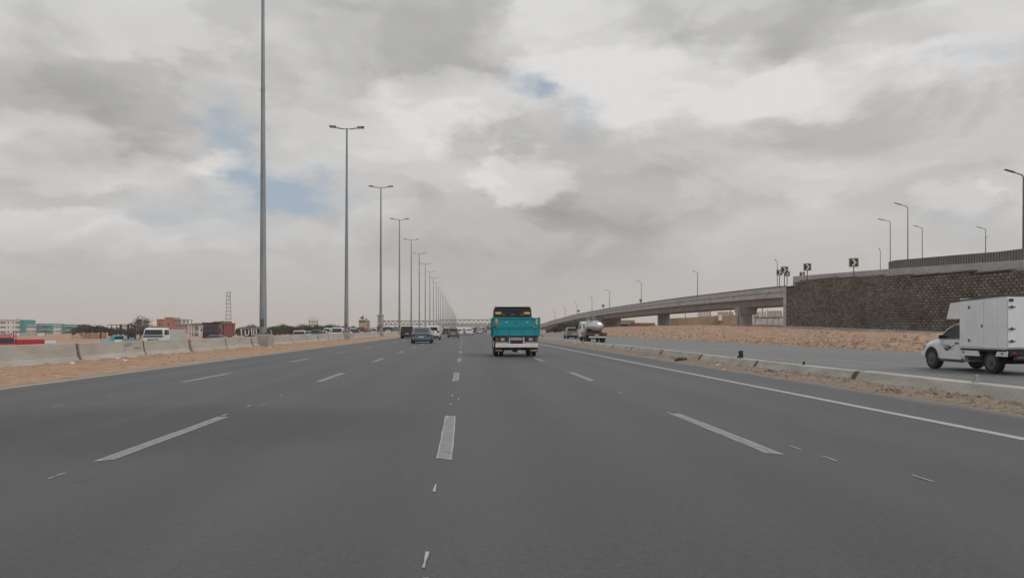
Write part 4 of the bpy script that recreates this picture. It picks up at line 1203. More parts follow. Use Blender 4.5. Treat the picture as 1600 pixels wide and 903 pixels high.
# white stake lorry
def stake_lorry():
    o = empty('stake_lorry', (-31.0, 82.0, OZ(-30.4, 80)), R(180), 'white stake-bed lorry with dark windscreen behind the barrier, in front of the brick building', 'lorry', G2)
    o.scale = (1.02, 1.08, 1.12)
    lorry_chassis(o, 2.0, -2.7, 2.3, (-1.6, 1.55), .38)
    lorry_cab(o, 'p_white', 1.98, 1.12, 2.75, .48, 2.02, 1.34)
    MB().box(-.93, .93, 2.742, 2.762, 1.20, 1.33).build('scuttle_band', 'dark', o)
    MB().box(-.55, .55, 2.752, 2.775, .92, 1.02).build('badge_bar', 'dark', o)
    MB().box(-.90, .90, .97, 1.11, .7, 1.80).build('cab_gap', 'black', o)
    MB().box(-1.02, 1.02, -2.9, .92, .68, .80).build('bed_floor', 'wood', o)
    for s in (-1, 1):
        for k in range(4):
            y0 = -2.88 + k * .95
            sd_ = MB()
            for z in (.81, 1.03, 1.25, 1.47, 1.69):
                sd_.box(min(s * .97, s * 1.02), max(s * .97, s * 1.02), y0, y0 + .90, z, z + .19)
            sd_.box(min(s * 1.021, s * 1.05), max(s * 1.021, s * 1.05), y0 + .40, y0 + .46, .8, 1.95)
            sd_.build('side_board', 'wood', o)
    MB().box(-1.0, 1.0, -2.93, -2.885, .81, 1.88).build('tailboard', 'wood', o)
    MB().box(-1.0, 1.0, .90, .96, .81, 1.85).build('headboard', 'p_white', o)
    r = random.Random(8)
    mb = MB()
    for i in range(9):
        x, y = r.uniform(-.65, .65), r.uniform(1.3, 2.2); mb.box(x - .25, x + .25, y - .22, y + .22, 2.03, 2.12 + r.uniform(0, .14))
    mb.build('roof_load', 'tan_wall', o)
stake_lorry()
# maroon tipper
def tipper():
    X, Y = W(333, 117)
    o = empty('tipper_lorry', (X, Y + 2.5, OZ(X, Y)), R(180), 'big maroon tipper lorry with ribbed body and dark cab behind the barrier', 'lorry', G2)
    lorry_chassis(o, 2.5, -4.2, 3.6, (-2.9, -1.6, 2.4), .5, .65)
    lorry_cab(o, 'p_maroon', 2.45, 1.5, 3.6, .75, 2.95, 1.75, .2)
    MB().box(-1.15, 1.15, 3.62, 3.68, .7, 1.7).build('front_panel', 'dark', o)
    MB().box(-1.2, 1.2, 2.0, 3.45, 2.96, 3.10).build('roof_visor', 'dark', o, bevel=.04)
    MB().hexa([(-1.2, -4.3, 1.0), (1.2, -4.3, 1.0), (1.2, 1.3, 1.0), (-1.2, 1.3, 1.0), (-1.28, -4.4, 2.95), (1.28, -4.4, 2.95), (1.28, 1.35, 2.95), (-1.28, 1.35, 2.95)]).build('tipper_body', 'p_maroon', o, bevel=.02)
    for s in (-1, 1):
        for k in range(7):
            y = -4.1 + k * .88
            MB().hexa([(s * 1.2, y, 1.05), (s * 1.30, y, 1.05), (s * 1.30, y + .13, 1.05), (s * 1.2, y + .13, 1.05), (s * 1.28, y, 2.9), (s * 1.38, y, 2.9), (s * 1.38, y + .13, 2.9), (s * 1.28, y + .13, 2.9)]).build('body_rib', 'p_rib_lit', o)
        MB().box(min(s * 1.27, s * 1.42), max(s * 1.27, s * 1.42), -4.4, 1.4, 2.951, 3.08).build('body_rail', 'p_rib_lit', o)
    mb = MB(); r = random.Random(2)
    pts = steps(-4.2, 1.2, .5)
    mb.loft([[(-1.2, y, 2.9), (1.2, y, 2.9), (.7, y, 3.05 + r.uniform(0, .3)), (-.6, y, 3.1 + r.uniform(0, .3))] for y in pts]).build('load', 'bark', o)
tipper()
# white lorry with wide windscreen, maroon lorry, red-loaded flatbed
def white_lorry():
    X, Y = W(527, 152)
    o = empty('white_lorry', (X, Y + 2, OZ(X, Y + 2)), R(180), 'white lorry with a wide dark windscreen, left of the second lamp column', 'lorry', G2)
    lorry_chassis(o, 2.1, -3, 2.4, (-1.8, 1.6), .42)
    lorry_cab(o, 'p_white', 2.1, .9, 2.6, .5, 2.1, 1.05)
    MB().box(-1.08, 1.08, -3.2, .75, .75, 2.0).build('cargo_box', 'p_box', o, bevel=.02)
    MB().box(-.9, .9, 1.2, 2.3, 2.105, 2.18).build('roof_rack', 'wood', o)
white_lorry()
def maroon_lorry():
    X, Y = W(563.5, 222)
    o = empty('maroon_lorry', (X, Y + 3, OZ(X, Y + 3)), R(180), 'dark maroon lorry with tarpaulined body, right of the second lamp column', 'lorry', G2)
    lorry_chassis(o, 2.3, -4, 3, (-3, 2.2), .45)
    lorry_cab(o, 'p_maroon', 2.3, 1.3, 3.2, .55, 2.25, 1.3)
    MB().box(-.75, .75, 3.205, 3.26, .75, 1.0).build('white_panel', 'p_white', o)
    n = 7
    arch = [(-1.2, .8), (-1.2, 2.0), (-.8, 2.35), (0, 2.45), (.8, 2.35), (1.2, 2.0), (1.2, .8)]
    MB().extrude_y(arch, -4.2, 1.2).build('cargo_cover', 'p_maroon', o)
maroon_lorry()
def flatbed():
    X, Y = W(458, 128)
    o = empty('flatbed_lorry', (X + 1.5, Y, OZ(X + 1.5, Y)), R(180), 'pale flatbed lorry carrying a red bundle, behind the barrier', 'lorry', G2)
    lorry_chassis(o, 2.2, -3, 2.6, (-1.9, 1.9), .42)
    MB().box(-1.1, 1.1, -3.2, 1.1, .75, .95).build('bed_floor', 'p_white', o)
    for s in (-1, 1): MB().box(min(s * 1.05, s * 1.1), max(s * 1.05, s * 1.1), -3.2, 1.1, .955, 1.12).build('side_board', 'p_white', o)
    lorry_cab(o, 'p_silver', 2.0, 1.2, 2.7, .5, 1.75, 1.1)
    b = MB().hexa([(-.6, -.9, .96), (.6, -.9, .96), (.6, .6, .96), (-.6, .6, .96), (-.5, -.7, 1.8), (.5, -.7, 1.9), (.45, .3, 1.95), (-.45, .3, 1.8)]).build('red_bundle', 'red_cloth', None, bevel=.2, loc=(X + 1.5, Y, OZ(X + 1.5, Y)))
    b.rotation_euler = (0, 0, R(180))
    tag(b, 'red bundle lying on the pale flatbed lorry', 'cargo')
flatbed()

# white striped block by the red pickup
X, Y = W(79, 52)
o = empty('marker_block', (X, Y, ground_z(X, Y)), .2, 'small white block with dark bands standing right of the red pickup', 'marker block')
for k in range(5): MB().box(-.30, .30, -.2, .2, .29 * k, .29 * k + .18).build('white_band', 'p_white', o, bevel=.02)
MB().box(-.25, .25, -.17, .17, 0, 1.33).build('core', 'dark', o)

# ---- teal truck ahead
def teal_truck():
    o = empty('teal_truck', (2.50, 36.75, 0), 0, 'teal drop-side truck with black cab and white rear bumper, driving ahead', 'truck')
    yb = -0.75                      # rear face of the bed
    # bed
    MB().box(-1.02, 1.02, yb + .08, yb + 2.75, .93, 1.02).build('bed_floor', 'p_teal', o)
    for s in (-1, 1):
        for k, (z0, z1) in enumerate(((1.0, 1.40), (1.43, 1.82))):
            for q in range(3):
                y0 = yb + .10 + q * .88
                f = MB(); lo, hi = s * (1.03 + .02 * k), s * (1.07 + .025 * k)
                f.box(min(lo, hi), max(lo, hi), y0, y0 + .85, z0, z1)
                for zz in (z0 + .02, (z0 + z1) / 2, z1 - .05):
                    f.box(min(hi, hi + s * .018), max(hi, hi + s * .018), y0, y0 + .85, zz, zz + .035)
                f.build('side_panel', 'p_teal', o)
        for q in range(4):
            y0 = yb + .075 + q * .88
            MB().box(min(s * 1.075, s * 1.12), max(s * 1.075, s * 1.12), y0 - .03, y0 + .02, .95, 1.85).build('stake_post', 'p_teal', o)
    MB().box(-1.02, 1.02, yb + 2.70, yb + 2.76, 1.0, 1.9).build('headboard', 'p_teal', o)
    # two-tier tailgate
    up = MB().hexa([(-1.00, yb + .02, 1.43), (1.00, yb + .02, 1.43), (1.00, yb + .07, 1.43), (-1.00, yb + .07, 1.43),
                    (-1.05, yb + .02, 1.83), (1.05, yb + .02, 1.83), (1.05, yb + .07, 1.83), (-1.05, yb + .07, 1.83)]).build('upper_tailgate', 'p_teal', o, bevel=.008)
    MB().box(-1.04, 1.04, yb - .005, yb + .019, 1.79, 1.83).build('rim_bar', 'p_teal', up)
    MB().box(-1.0, 1.0, yb - .005, yb + .019, 1.43, 1.47).build('rim_bar', 'p_teal', up)
    for x in (-.02, .0): pass
    MB().box(-.03, .03, yb - .002, yb + .018, 1.471, 1.789).build('centre_seam', 'p_teal', up)
    MB().box(-.52, -.42, yb + .005, yb + .018, 1.61, 1.64).build('white_mark', 'p_white', up)
    MB().box(.44, .54, yb + .005, yb + .018, 1.61, 1.64).build('white_mark', 'p_white', up)
    MB().box(-1.0, -.90, yb + .0, yb + .018, 1.62, 1.78).build('yellow_sticker', 'yellow', up)
    MB().box(-.99, -.88, yb + .0, yb + .018, 1.49, 1.61).build('red_sticker', 'pink', up)
    MB().box(.90, .99, yb + .0, yb + .018, 1.52, 1.78).build('yellow_sticker', 'yellow', up)
    lowg = MB().box(-1.0, 1.0, yb + .02, yb + .07, 1.0, 1.40).build('lower_tailgate', 'p_teal', o, bevel=.008)
    for z in (1.0, 1.35): MB().box(-.99, .99, yb - .01, yb + .019, z, z + .045).build('rim_bar', 'p_teal', lowg)
    for x in (-.87, -.3, .3, .87): MB().box(x - .02, x + .02, yb - .004, yb + .018, 1.046, 1.349).build('stiffener', 'p_teal', lowg)
    for s in (-1, 1):
        MB().box(min(s * 1.005, s * 1.075), max(s * 1.005, s * 1.075), yb + .01, yb + .09, .95, 1.86).build('corner_post', 'p_teal', o, bevel=.008)
        h = MB(); h.path([(s * .28, yb - .02, 1.0), (s * .28, yb - .03, .93), (s * .20, yb - .02, .93)], .022); h.build('hinge', 'dark', o)
        MB().box(min(s * .8, s * .9), max(s * .8, s * .9), yb - .02, yb + .02, .92, .99).build('hinge', 'dark', o)
        MB().box(min(s * .99, s * 1.05), max(s * .99, s * 1.05), yb - .02, yb + .01, 1.385, 1.44).build('latch', 'dark', o)
    # lamp panel
    MB().box(-1.0, 1.0, yb + .06, yb + .12, .60, .945).build('lamp_panel', 'chassis', o)
    for s in (-1, 1):
        c = MB().box(min(s * .40, s * .99), max(s * .40, s * .99), yb + .0, yb + .058, .70, .93).build('tail_light', 'dark', o, bevel=.01)
        for a, b, m in ((.43, .55, 'red_lens'), (.57, .75, 'clear'), (.77, .87, 'red_lens'), (.89, .97, 'amber')):
            MB().box(min(s * a, s * b), max(s * a, s * b), yb - .018, yb - .001, .755, .885).build('lens', m, c)
        MB().box(min(s * .40, s * .99), max(s * .40, s * .99), yb - .002, yb + .058, .625, .695).build('trim_strip', 'p_silver', o)
        MB().box(min(s * .30, s * .37), max(s * .30, s * .37), yb - .01, yb + .058, .62, .93).build('bracket', 'p_silver', o)
    MB().box(-.27, .27, yb - .01, yb + .055, .79, .90).build('number_plate', 'plate', o)
    MB().box(-.24, .24, yb - .013, yb - .0105, .835, .862).build('plate_digits', 'dark', o)
    g = MB().box(-.31, .31, yb + .0, yb + .055, .64, .745).build('lamp_bar', 'dark', o)
    for k in range(6): MB().box(-.29 + k * .1, -.22 + k * .1, yb - .012, yb - .001, .655, .73).build('lens', 'red_lens', g)
    MB().box(-1.0, 1.0, yb - .06, yb + .055, .44, .615).build('bumper', 'p_white', o, bevel=.015)
    # running gear
    MB().box(-.40, -.30, yb + .15, 4.0, .62, .80).build('chassis_rail', 'chassis', o); MB().box(.30, .40, yb + .15, 4.0, .62, .80).build('chassis_rail', 'chassis', o)
    MB().box(-.9, .9, yb + .13, yb + .20, .40, .60).build('rear_crossmember', 'chassis', o)
    MB().box(-.75, .75, .52, .64, .28, .42).build('rear_axle', 'chassis', o); MB().tube((-.0, .44, .35), (0, .74, .35), .17, None, 12).build('differential', 'chassis', o)
    MB().tube((.12, yb + .2, .42), (.12, 1.6, .42), .09, None, 10).build('silencer', 'rim', o)
    sp_ = MB().box(-.30, -.02, yb + .35, yb + .55, .30, .50); sp_.build('spare_carrier', 'rim', o)
    for s in (-1, 1):
        wheel(o, s * .92, .58, .33, .19); wheel(o, s * .67, .58, .33, .19)
        wheel(o, s * .86, 3.25, .33, .2)
        f = MB().box(min(s * .57, s * 1.02), max(s * .57, s * 1.02), yb + .30, yb + .325, .22, .44).build('mudflap', 'black', o)
        MB().box(min(s * .66, s * .98), max(s * .66, s * .98), yb + .285, yb + .299, .26, .33).build('reflector_strip', 'yellow', f)
        MB().box(min(s * .45, s * 1.0), max(s * .45, s * 1.0), .2, 1.0, .70, .76).build('mudguard', 'black', o)
        MB().box(min(s * .95, s * 1.0), max(s * .95, s * 1.0), 1.05, 2.0, .40, .70).build('side_guard', 'p_white', o)
    # cab
    y0, y1 = yb + 2.95, yb + 4.55
    lo = [(-1.0, y0, .45), (1.0, y0, .45), (1.0, y1, .45), (-1.0, y1, .45)]
    md = [(-1.0, y0, 1.55), (1.0, y0, 1.55), (1.0, y1, 1.45), (-1.0, y1, 1.45)]
    hi = [(-.95, y0 + .02, 2.33), (.95, y0 + .02, 2.33), (.93, y1 - .35, 2.33), (-.93, y1 - .35, 2.33)]
    tp = [(-.90, y0 + .08, 2.41), (.90, y0 + .08, 2.41), (.85, y1 - .5, 2.41), (-.85, y1 - .5, 2.41)]
    MB().loft([lo, md, hi, tp]).build('cab', 'p_black', o, bevel=.03)
    MB().box(-.92, .92, y0 - .02, y0 + .3, 2.415, 2.45).build('roof_strip', 'sign_frame', o, bevel=.01)
    wnd = MB().pane([md[0], md[1], hi[1], hi[0]], .04, .10, .015).build('rear_window', 'glass', o)
    def film(x0, x1, z0, z1, m, n):
        def yy(z): return y0 + .02 * (z - 1.55) / .78 - .032
        MB().hexa([(x0, yy(z0), z0), (x1, yy(z0), z0), (x1, yy(z0) + .012, z0), (x0, yy(z0) + .012, z0), (x0, yy(z1), z1), (x1, yy(z1), z1), (x1, yy(z1) + .012, z1), (x0, yy(z1) + .012, z1)]).build(n, m, wnd)
    for s in (-1, 1):
        film(min(s * .58, s * .88), max(s * .58, s * .88), 2.06, 2.18, 'yellow', 'yellow_film')
        film(min(s * .42, s * .57), max(s * .42, s * .57), 2.07, 2.15, 'red_lens', 'red_film')
        film(min(s * .38, s * .56), max(s * .38, s * .56), 2.02, 2.045, 'pink', 'pink_film')
    film(-.10, .12, 2.035, 2.05, 'p_silver', 'pale_film')
    for a, b in ((1, 2), (3, 0)): MB().pane([md[a], md[b], hi[b], hi[a]], .12, .1).build('side_window', 'glass', o)
    MB().pane([md[2], md[3], hi[3], hi[2]], .05, .08).build('windscreen', 'glass', o)
    for s in (-1, 1):
        m = MB(); m.path([(s * 1.0, y1 - .3, 1.6), (s * 1.30, y1 - .15, 1.42)], .016)
        m.build('mirror_arm', 'dark', o)
        MB().box(min(s * 1.22, s * 1.40), max(s * 1.22, s * 1.40), y1 - .18, y1 - .10, 1.22, 1.44).build('mirror', 'p_white', o, bevel=.03)
teal_truck()

# ---- tank truck on the service road
def tank_truck():
    X, Y = W(932.5, 76)
    o = empty('tank_truck', (X, Y + .9, -.004), 0, 'small white tank truck with a shiny silver egg-shaped tank on the service road', 'truck', 'traffic on the service road')
    yb = -.9
    MB().box(-1.0, 1.0, yb, yb + 3.7, .84, .95).build('platform', 'p_tankred', o, bevel=.01)
    MB().box(-.98, .98, yb - .03, yb - .003, .62, .835).build('lamp_panel', 'chassis', o)
    for s in (-1, 1): MB().box(min(s * .55, s * .92), max(s * .55, s * .92), yb - .05, yb - .031, .65, .77).build('tail_light', 'red_lens', o)
    MB().box(-.2, .2, yb - .05, yb - .031, .66, .77).build('number_plate', 'plate', o)
    MB().box(-.82, .82, yb - .12, yb - .06, .46, .58).build('bumper', 'p_white', o, bevel=.015)
    n = 22
    rings = []
    for t, k in ((-1, .30), (-.97, .62), (-.88, .84), (-.72, .96), (-.4, 1), (0, 1.0), (.4, 1), (.72, .96), (.88, .84), (.97, .62), (1, .30)):
        rings.append([(.86 * k * math.cos(6.2832 * i / n), yb + 1.85 + 1.62 * t, 1.56 + .60 * k * math.sin(6.2832 * i / n)) for i in range(n)])
    tk = MB().loft(rings).build('tank', 'tank', o, smooth=True)
    for t in (-.55, .55):
        MB().loft([[(.875 * math.cos(6.2832 * i / n), yb + 1.85 + 1.62 * t + e, 1.56 + .615 * math.sin(6.2832 * i / n)) for i in range(n)] for e in (-.03, .03)]).build('tank_band', 'p_silver', tk)
    for yy in (.8, 1.85, 2.9): MB().hexa([(-.8, yb + yy - .06, .951), (.8, yb + yy - .06, .951), (.8, yb + yy + .06, .951), (-.8, yb + yy + .06, .951), (-.55, yb + yy - .06, 1.12), (.55, yb + yy - .06, 1.12), (.55, yb + yy + .06, 1.12), (-.55, yb + yy + .06, 1.12)]).build('cradle', 'p_tankred', o)
    nk = MB().tube((-.3, yb + 1.7, 2.1), (-.3, yb + 1.7, 2.62), .14, .13, 12).build('filler_neck', 'dark', o)
    MB().tube((-.3, yb + 1.7, 2.44), (-.3, yb + 1.7, 2.49), .2, None, 12).build('filler_ring', 'p_white', nk)
    MB().tube((-.3, yb + 1.7, 2.2), (-.3, yb + 1.7, 2.24), .17, None, 12).build('filler_ring', 'p_silver', nk)
    rail = MB()
    for s in (-.62, .05): rail.path([(s, yb + 1.2, 2.0), (s, yb + 1.2, 2.75), (s, yb + 2.4, 2.75), (s, yb + 2.4, 2.0)], .022)
    rail.build('guard_rail', 'p_silver', o)
    ld = MB()
    for x in (-.95, -.75): ld.path([(x, yb + .6, .95), (x, yb + .6, 2.15), (x + .35, yb + .8, 2.2)], .02)
    for z in (1.15, 1.4, 1.65, 1.9): ld.path([(-.95, yb + .6, z), (-.75, yb + .6, z)], .015)
    ld.build('ladder', 'p_silver', o)
    MB().box(-.92, -.70, yb + .5, yb + 1.5, 1.0, 1.35).build('pump', 'dark', o, bevel=.03)
    lorry_chassis(o, 2.0, yb + .1, yb + 5.4, (yb + .95, yb + 4.5), .38, .52)
    for s in (-1, 1): wheel(o, s * .60, yb + .95, .38, .22)
    lorry_cab(o, 'p_white', 2.0, yb + 3.85, yb + 5.6, .5, 2.1, 1.3)
    for s in (-1, 1): MB().box(min(s * .5, s * .95), max(s * .5, s * .95), yb + .42, yb + .44, .22, .5).build('mudflap', 'black', o)
tank_truck()

# ---- white box pickup on the service road (detailed: seen large)
def box_pickup():
    o = empty('box_pickup', (16.32, 21.66, -.004), 0, 'white pickup with tall cargo box and blue door stripes at the right edge', 'pickup', 'traffic on the service road')
    wb = 2.86; w = .82
    def ring(y, zb, zt, ww, sh=.14):
        return [(-ww * .90, y, zb), (-ww, y, zb + .10), (-ww * 1.0, y, (zb + zt) / 2), (-ww * .985, y, zt - sh), (-ww * .84, y, zt), (0, y, zt + .02), (ww * .84, y, zt), (ww * .985, y, zt - sh), (ww * 1.0, y, (zb + zt) / 2), (ww, y, zb + .10), (ww * .90, y, zb)]
    st = [(1.20, .30, 1.02, w), (2.45, .30, 1.02, w), (2.62, .30, 1.00, w), (2.95, .31, .96, w), (3.25, .33, .88, w * .97), (3.40, .36, .78, w * .91), (3.46, .42, .66, w * .82)]
    MB().loft([ring(*s) for s in st]).build('body', 'p_white', o, bevel=.02, seg=2)
    # front wing swelling around the wheel, opening cut as a dark recess
    for s in (-1, 1):
        arch = MB(); n = 14
        outer = [(wb + .43 * math.cos(math.pi * i / n), .36 + .43 * math.sin(math.pi * i / n)) for i in range(n + 1)]
        inner = [(wb + .375 * math.cos(math.pi * i / n), .36 + .375 * math.sin(math.pi * i / n)) for i in range(n + 1)]
        for (a, b), (c, d) in zip(list(zip(outer, inner)), list(zip(outer, inner))[1:]):
            q = [a, c, d, b]
            arch.hexa([(s * .80, y, z) for y, z in q] + [(s * .838, y, z) for y, z in q])
        arch.build('wing_lip', 'p_white', o)
        rc = MB(); rc.add([(s * .823, wb, .30)] + [(s * .823, y, z) for y, z in inner] + [(s * .77, wb, .30)] + [(s * .77, y, z) for y, z in inner],
                          [(0, i + 1, i + 2) for i in range(n)] + [(n + 2, n + 3 + i, n + 4 + i) for i in range(n)])
        rc.build('wheel_well', 'black', o)
    # cab
    rl = [(-.80, 1.22, 1.00), (.80, 1.22, 1.00), (.80, 2.62, 1.00), (-.80, 2.62, 1.00)]
    rm1 = [(-.75, 1.23, 1.30), (.75, 1.23, 1.30), (.74, 2.12, 1.32), (-.74, 2.12, 1.32)]
    rm = [(-.69, 1.25, 1.46), (.69, 1.25, 1.46), (.67, 1.82, 1.47), (-.67, 1.82, 1.47)]
    rh = [(-.56, 1.32, 1.52), (.56, 1.32, 1.52), (.55, 1.66, 1.52), (-.55, 1.66, 1.52)]
    MB().loft([rl, rm1, rm, rh]).build('cabin', 'p_white', o, bevel=.02, seg=2)
    MB().pane([rl[2], rl[3], rm1[3], rm1[2]], .06, .06).build('windscreen', 'glass', o)
    for s in (-1, 1):
        # door with its window
        d = MB()
        x0, x1 = s * .815, s * .832
        poly = [(1.36, .36), (2.40, .36), (2.44, .52), (2.40, .98), (1.36, .98)]
        d.loft([[(x0, y, z) for y, z in poly], [(x1, y, z) for y, z in poly]])
        door = d.build('door', 'p_white', o)
        wq = [(s * .806, 1.38, 1.02), (s * .806, 2.46, 1.02), (s * .757, 2.06, 1.30), (s * .702, 1.80, 1.43), (s * .702, 1.40, 1.43)]
        off = Vector((s * .012, 0, .004))
        MB().loft([[tuple(Vector(p) - off) for p in wq], [tuple(Vector(p) + off) for p in wq]]).build('side_window', 'glass', door)
        MB().path([(s * .822, 2.50, 1.0), (s * .772, 2.08, 1.31), (s * .72, 1.80, 1.45), (s * .71, 1.36, 1.455)], .016).build('window_frame', 'p_white', door)
        MB().box(min(s * .833, s * .86), max(s * .833, s * .86), 1.46, 1.64, .845, .885).build('handle', 'dark', door, bevel=.008)
        MB().box(min(s * .80, s * .812), max(s * .80, s * .812), 1.325, 1.345, .36, 1.0).build('door_gap', 'dark', door)
        MB().hexa([(s * .84, 2.28, .98), (s * 1.0, 2.24, .99), (s * 1.0, 2.36, .99), (s * .84, 2.40, .98), (s * .84, 2.28, 1.13), (s * 1.0, 2.24, 1.14), (s * 1.0, 2.34, 1.14), (s * .84, 2.38, 1.13)]).build('mirror', 'p_white', o, bevel=.02)
        MB().box(min(s * .855, s * .99), max(s * .855, s * .99), 2.232, 2.238, 1.0, 1.12).build('mirror_glass', 'dark', o)
        # blue speed stripes
        def stripe(pts, m):
            a = [(s * .8335, y, z) for y, z in pts]; b = [(s * .8375, y, z) for y, z in pts]
            MB().loft([a, b]).build('stripe', m, door)
        stripe([(2.42, .83), (1.92, .74), (1.86, .775), (2.10, .80)], 'decal')
        stripe([(2.36, .765), (1.95, .69), (1.80, .76), (1.96, .735)], 'decal')
        stripe([(2.20, .665), (2.05, .60), (1.55, .86), (2.00, .69)], 'decal')
        stripe([(2.25, .715), (2.14, .66), (2.02, .675), (2.12, .71)], 'decal')
        stripe([(1.98, .66), (1.80, .645), (1.72, .69), (1.88, .675)], 'decal_grey')
        MB().box(min(s * .44, s * .74), max(s * .44, s * .74), 3.36, 3.475, .66, .80).build('headlight', 'clear', o, bevel=.02)
        MB().box(min(s * .80, s * .845), max(s * .80, s * .845), 1.25, 2.42, .27, .33).build('sill', 'dark', o)
    MB().box(-.80, .80, 3.36, 3.52, .36, .56).build('front_bumper', 'p_white', o, bevel=.03)
    MB().box(-.40, .40, 3.44, 3.49, .58, .72).build('grille', 'dark', o)
    for s in (-1, 1):
        wheel(o, s * .72, wb, .335, .21); wheel(o, s * .72, 0, .335, .21)
    # chassis
    MB().box(-.42, -.30, -1.5, 2.6, .46, .60).build('chassis_rail', 'chassis', o); MB().box(.30, .42, -1.5, 2.6, .46, .60).build('chassis_rail', 'chassis', o)
    MB().box(-.62, .62, -.06, .06, .28, .40).build('rear_axle', 'chassis', o)
    MB().box(-.60, .60, 1.3, 2.5, .28, .45).build('underbody', 'chassis', o)
    MB().box(-.80, -.45, .45, 1.1, .36, .62).build('fuel_tank', 'chassis', o, bevel=.03); MB().tube((.2, -1.2, .36), (.2, .9, .36), .07, None, 10).build('silencer', 'chassis', o)
    # cargo box: side skirt, panels, door, overhanging nose
    B0, B1, Z0, Z1, bw = -.82, 1.24, .735, 2.24, .96
    MB().box(-bw + .02, bw - .02, B0 + .02, B1 - .02, .66, Z0 - .002).build('box_floor', 'chassis', o)
    bx = MB().box(-bw, bw, B0, B1, Z0, Z1).build('cargo_box', 'p_box', o, bevel=.012)
    nose = MB().hexa([(-bw, B1 + .003, 1.62), (bw, B1 + .003, 1.62), (bw, B1 + .66, 1.62), (-bw, B1 + .66, 1.62), (-bw, B1 + .003, 2.16), (bw, B1 + .003, 2.16), (bw, B1 + .46, 2.13), (-bw, B1 + .46, 2.13)]).build('box_nose', 'p_box', o, bevel=.012)
    MB().hexa([(-bw - .02, B0 - .02, Z1 + .003), (bw + .02, B0 - .02, Z1 + .003), (bw + .02, B1 + .5, Z1 - .09), (-bw - .02, B1 + .5, Z1 - .09),
               (-bw - .02, B0 - .02, Z1 + .045), (bw + .02, B0 - .02, Z1 + .045), (bw + .02, B1 + .5, Z1 - .04), (-bw - .02, B1 + .5, Z1 - .04)]).build('roof_edge', 'pole_dark', o)
    for s in (-1, 1):
        dr = MB().box(min(s * (bw + .001), s * (bw + .014)), max(s * (bw + .001), s * (bw + .014)), .12, 1.16, .79, 2.12).build('side_door', 'p_box', o, bevel=.006)
        MB().box(min(s * (bw + .015), s * (bw + .035)), max(s * (bw + .015), s * (bw + .035)), .16, .20, 1.36, 1.44).build('latch', 'dark', dr)
        for z in (.92, 1.92):
            MB().box(min(s * (bw + .015), s * (bw + .03)), max(s * (bw + .015), s * (bw + .03)), .74, .80, z, z + .09).build('hinge', 'pole_dark', dr)
            MB().box(min(s * (bw + .015), s * (bw + .022)), max(s * (bw + .015), s * (bw + .022)), .64, .74, z + .02, z + .05).build('hinge_arm', 'p_silver', dr)
        MB().box(min(s * (bw + .001), s * (bw + .012)), max(s * (bw + .001), s * (bw + .012)), -.47, -.45, .75, 2.2).build('panel_seam', 'p_box', bx)
        MB().box(min(s * bw, s * (bw + .02)), max(s * bw, s * (bw + .02)), B0, B1, Z0 - .02, Z0 + .03).build('bottom_rail', 'p_silver', bx)
        # skirt in two pieces either side of the wheel opening
        MB().extrude_x([(B1 - .05, .68), (.42, .68), (.34, .50), (B1 - .05, .50)], min(s * (bw - .05), s * (bw - .02)), max(s * (bw - .05), s * (bw - .02))).build('skirt', 'p_white', o)
        MB().extrude_x([(-.42, .68), (B0 - .0, .68), (B0 - .0, .52), (-.34, .52)], min(s * (bw - .05), s * (bw - .02)), max(s * (bw - .05), s * (bw - .02))).build('skirt', 'p_white', o)
        for y in (1.08, -.62): MB().tube((s * (bw - .02), y, .60), (s * (bw - .005), y, .60), .03, None, 10).build('marker_lamp', 'dark', o)
        MB().box(min(s * .62, s * .93), max(s * .62, s * .93), -.45, .45, .70, .73).build('mudguard', 'black', o)
    # rear doors
    for s in (-1, 1):
        rd = MB().box(min(s * .01, s * .93), max(s * .01, s * .93), B0 - .03, B0 - .003, .78, 2.18).build('rear_door', 'p_box', o, bevel=.006)
        for z in (.95, 1.30, 1.92):
            MB().box(min(s * .72, s * .93), max(s * .72, s * .93), B0 - .05, B0 - .031, z, z + .025).build('hinge', 'pole_dark', rd)
            MB().box(min(s * .80, s * .86), max(s * .80, s * .86), B0 - .06, B0 - .051, z - .02, z + .05).build('hinge_plate', 'dark', rd)
        MB().tube((s * .12, B0 - .05, .82), (s * .12, B0 - .05, 2.14), .014, None, 8).build('lock_rod', 'pole_dark', rd)
        MB().box(min(s * .68, s * .90), max(s * .68, s * .90), B0 - .12, B0 - .02, .54, .64).build('lamp_holder', 'dark', o, bevel=.01); MB().box(min(s * .72, s * .86), max(s * .72, s * .86), B0 - .135, B0 - .121, .56, .62).build('tail_light', 'red_lens', o)
        MB().box(min(s * .78, s * .90), max(s * .78, s * .90), B0 - .05, B0 - .031, 2.09, 2.17).build('marker_lamp', 'dark', o)
    MB().box(-.86, .86, B0 - .28, B0 - .14, .42, .52).build('rear_bumper', 'dark', o, bevel=.02)
    MB().box(-.70, .70, B0 - .14, B0 - .0, .50, .66).build('rear_frame', 'chassis', o)
    MB().box(-.24, .24, B0 - .15, B0 - .142, .53, .64).build('number_plate', 'plate', o)
box_pickup()

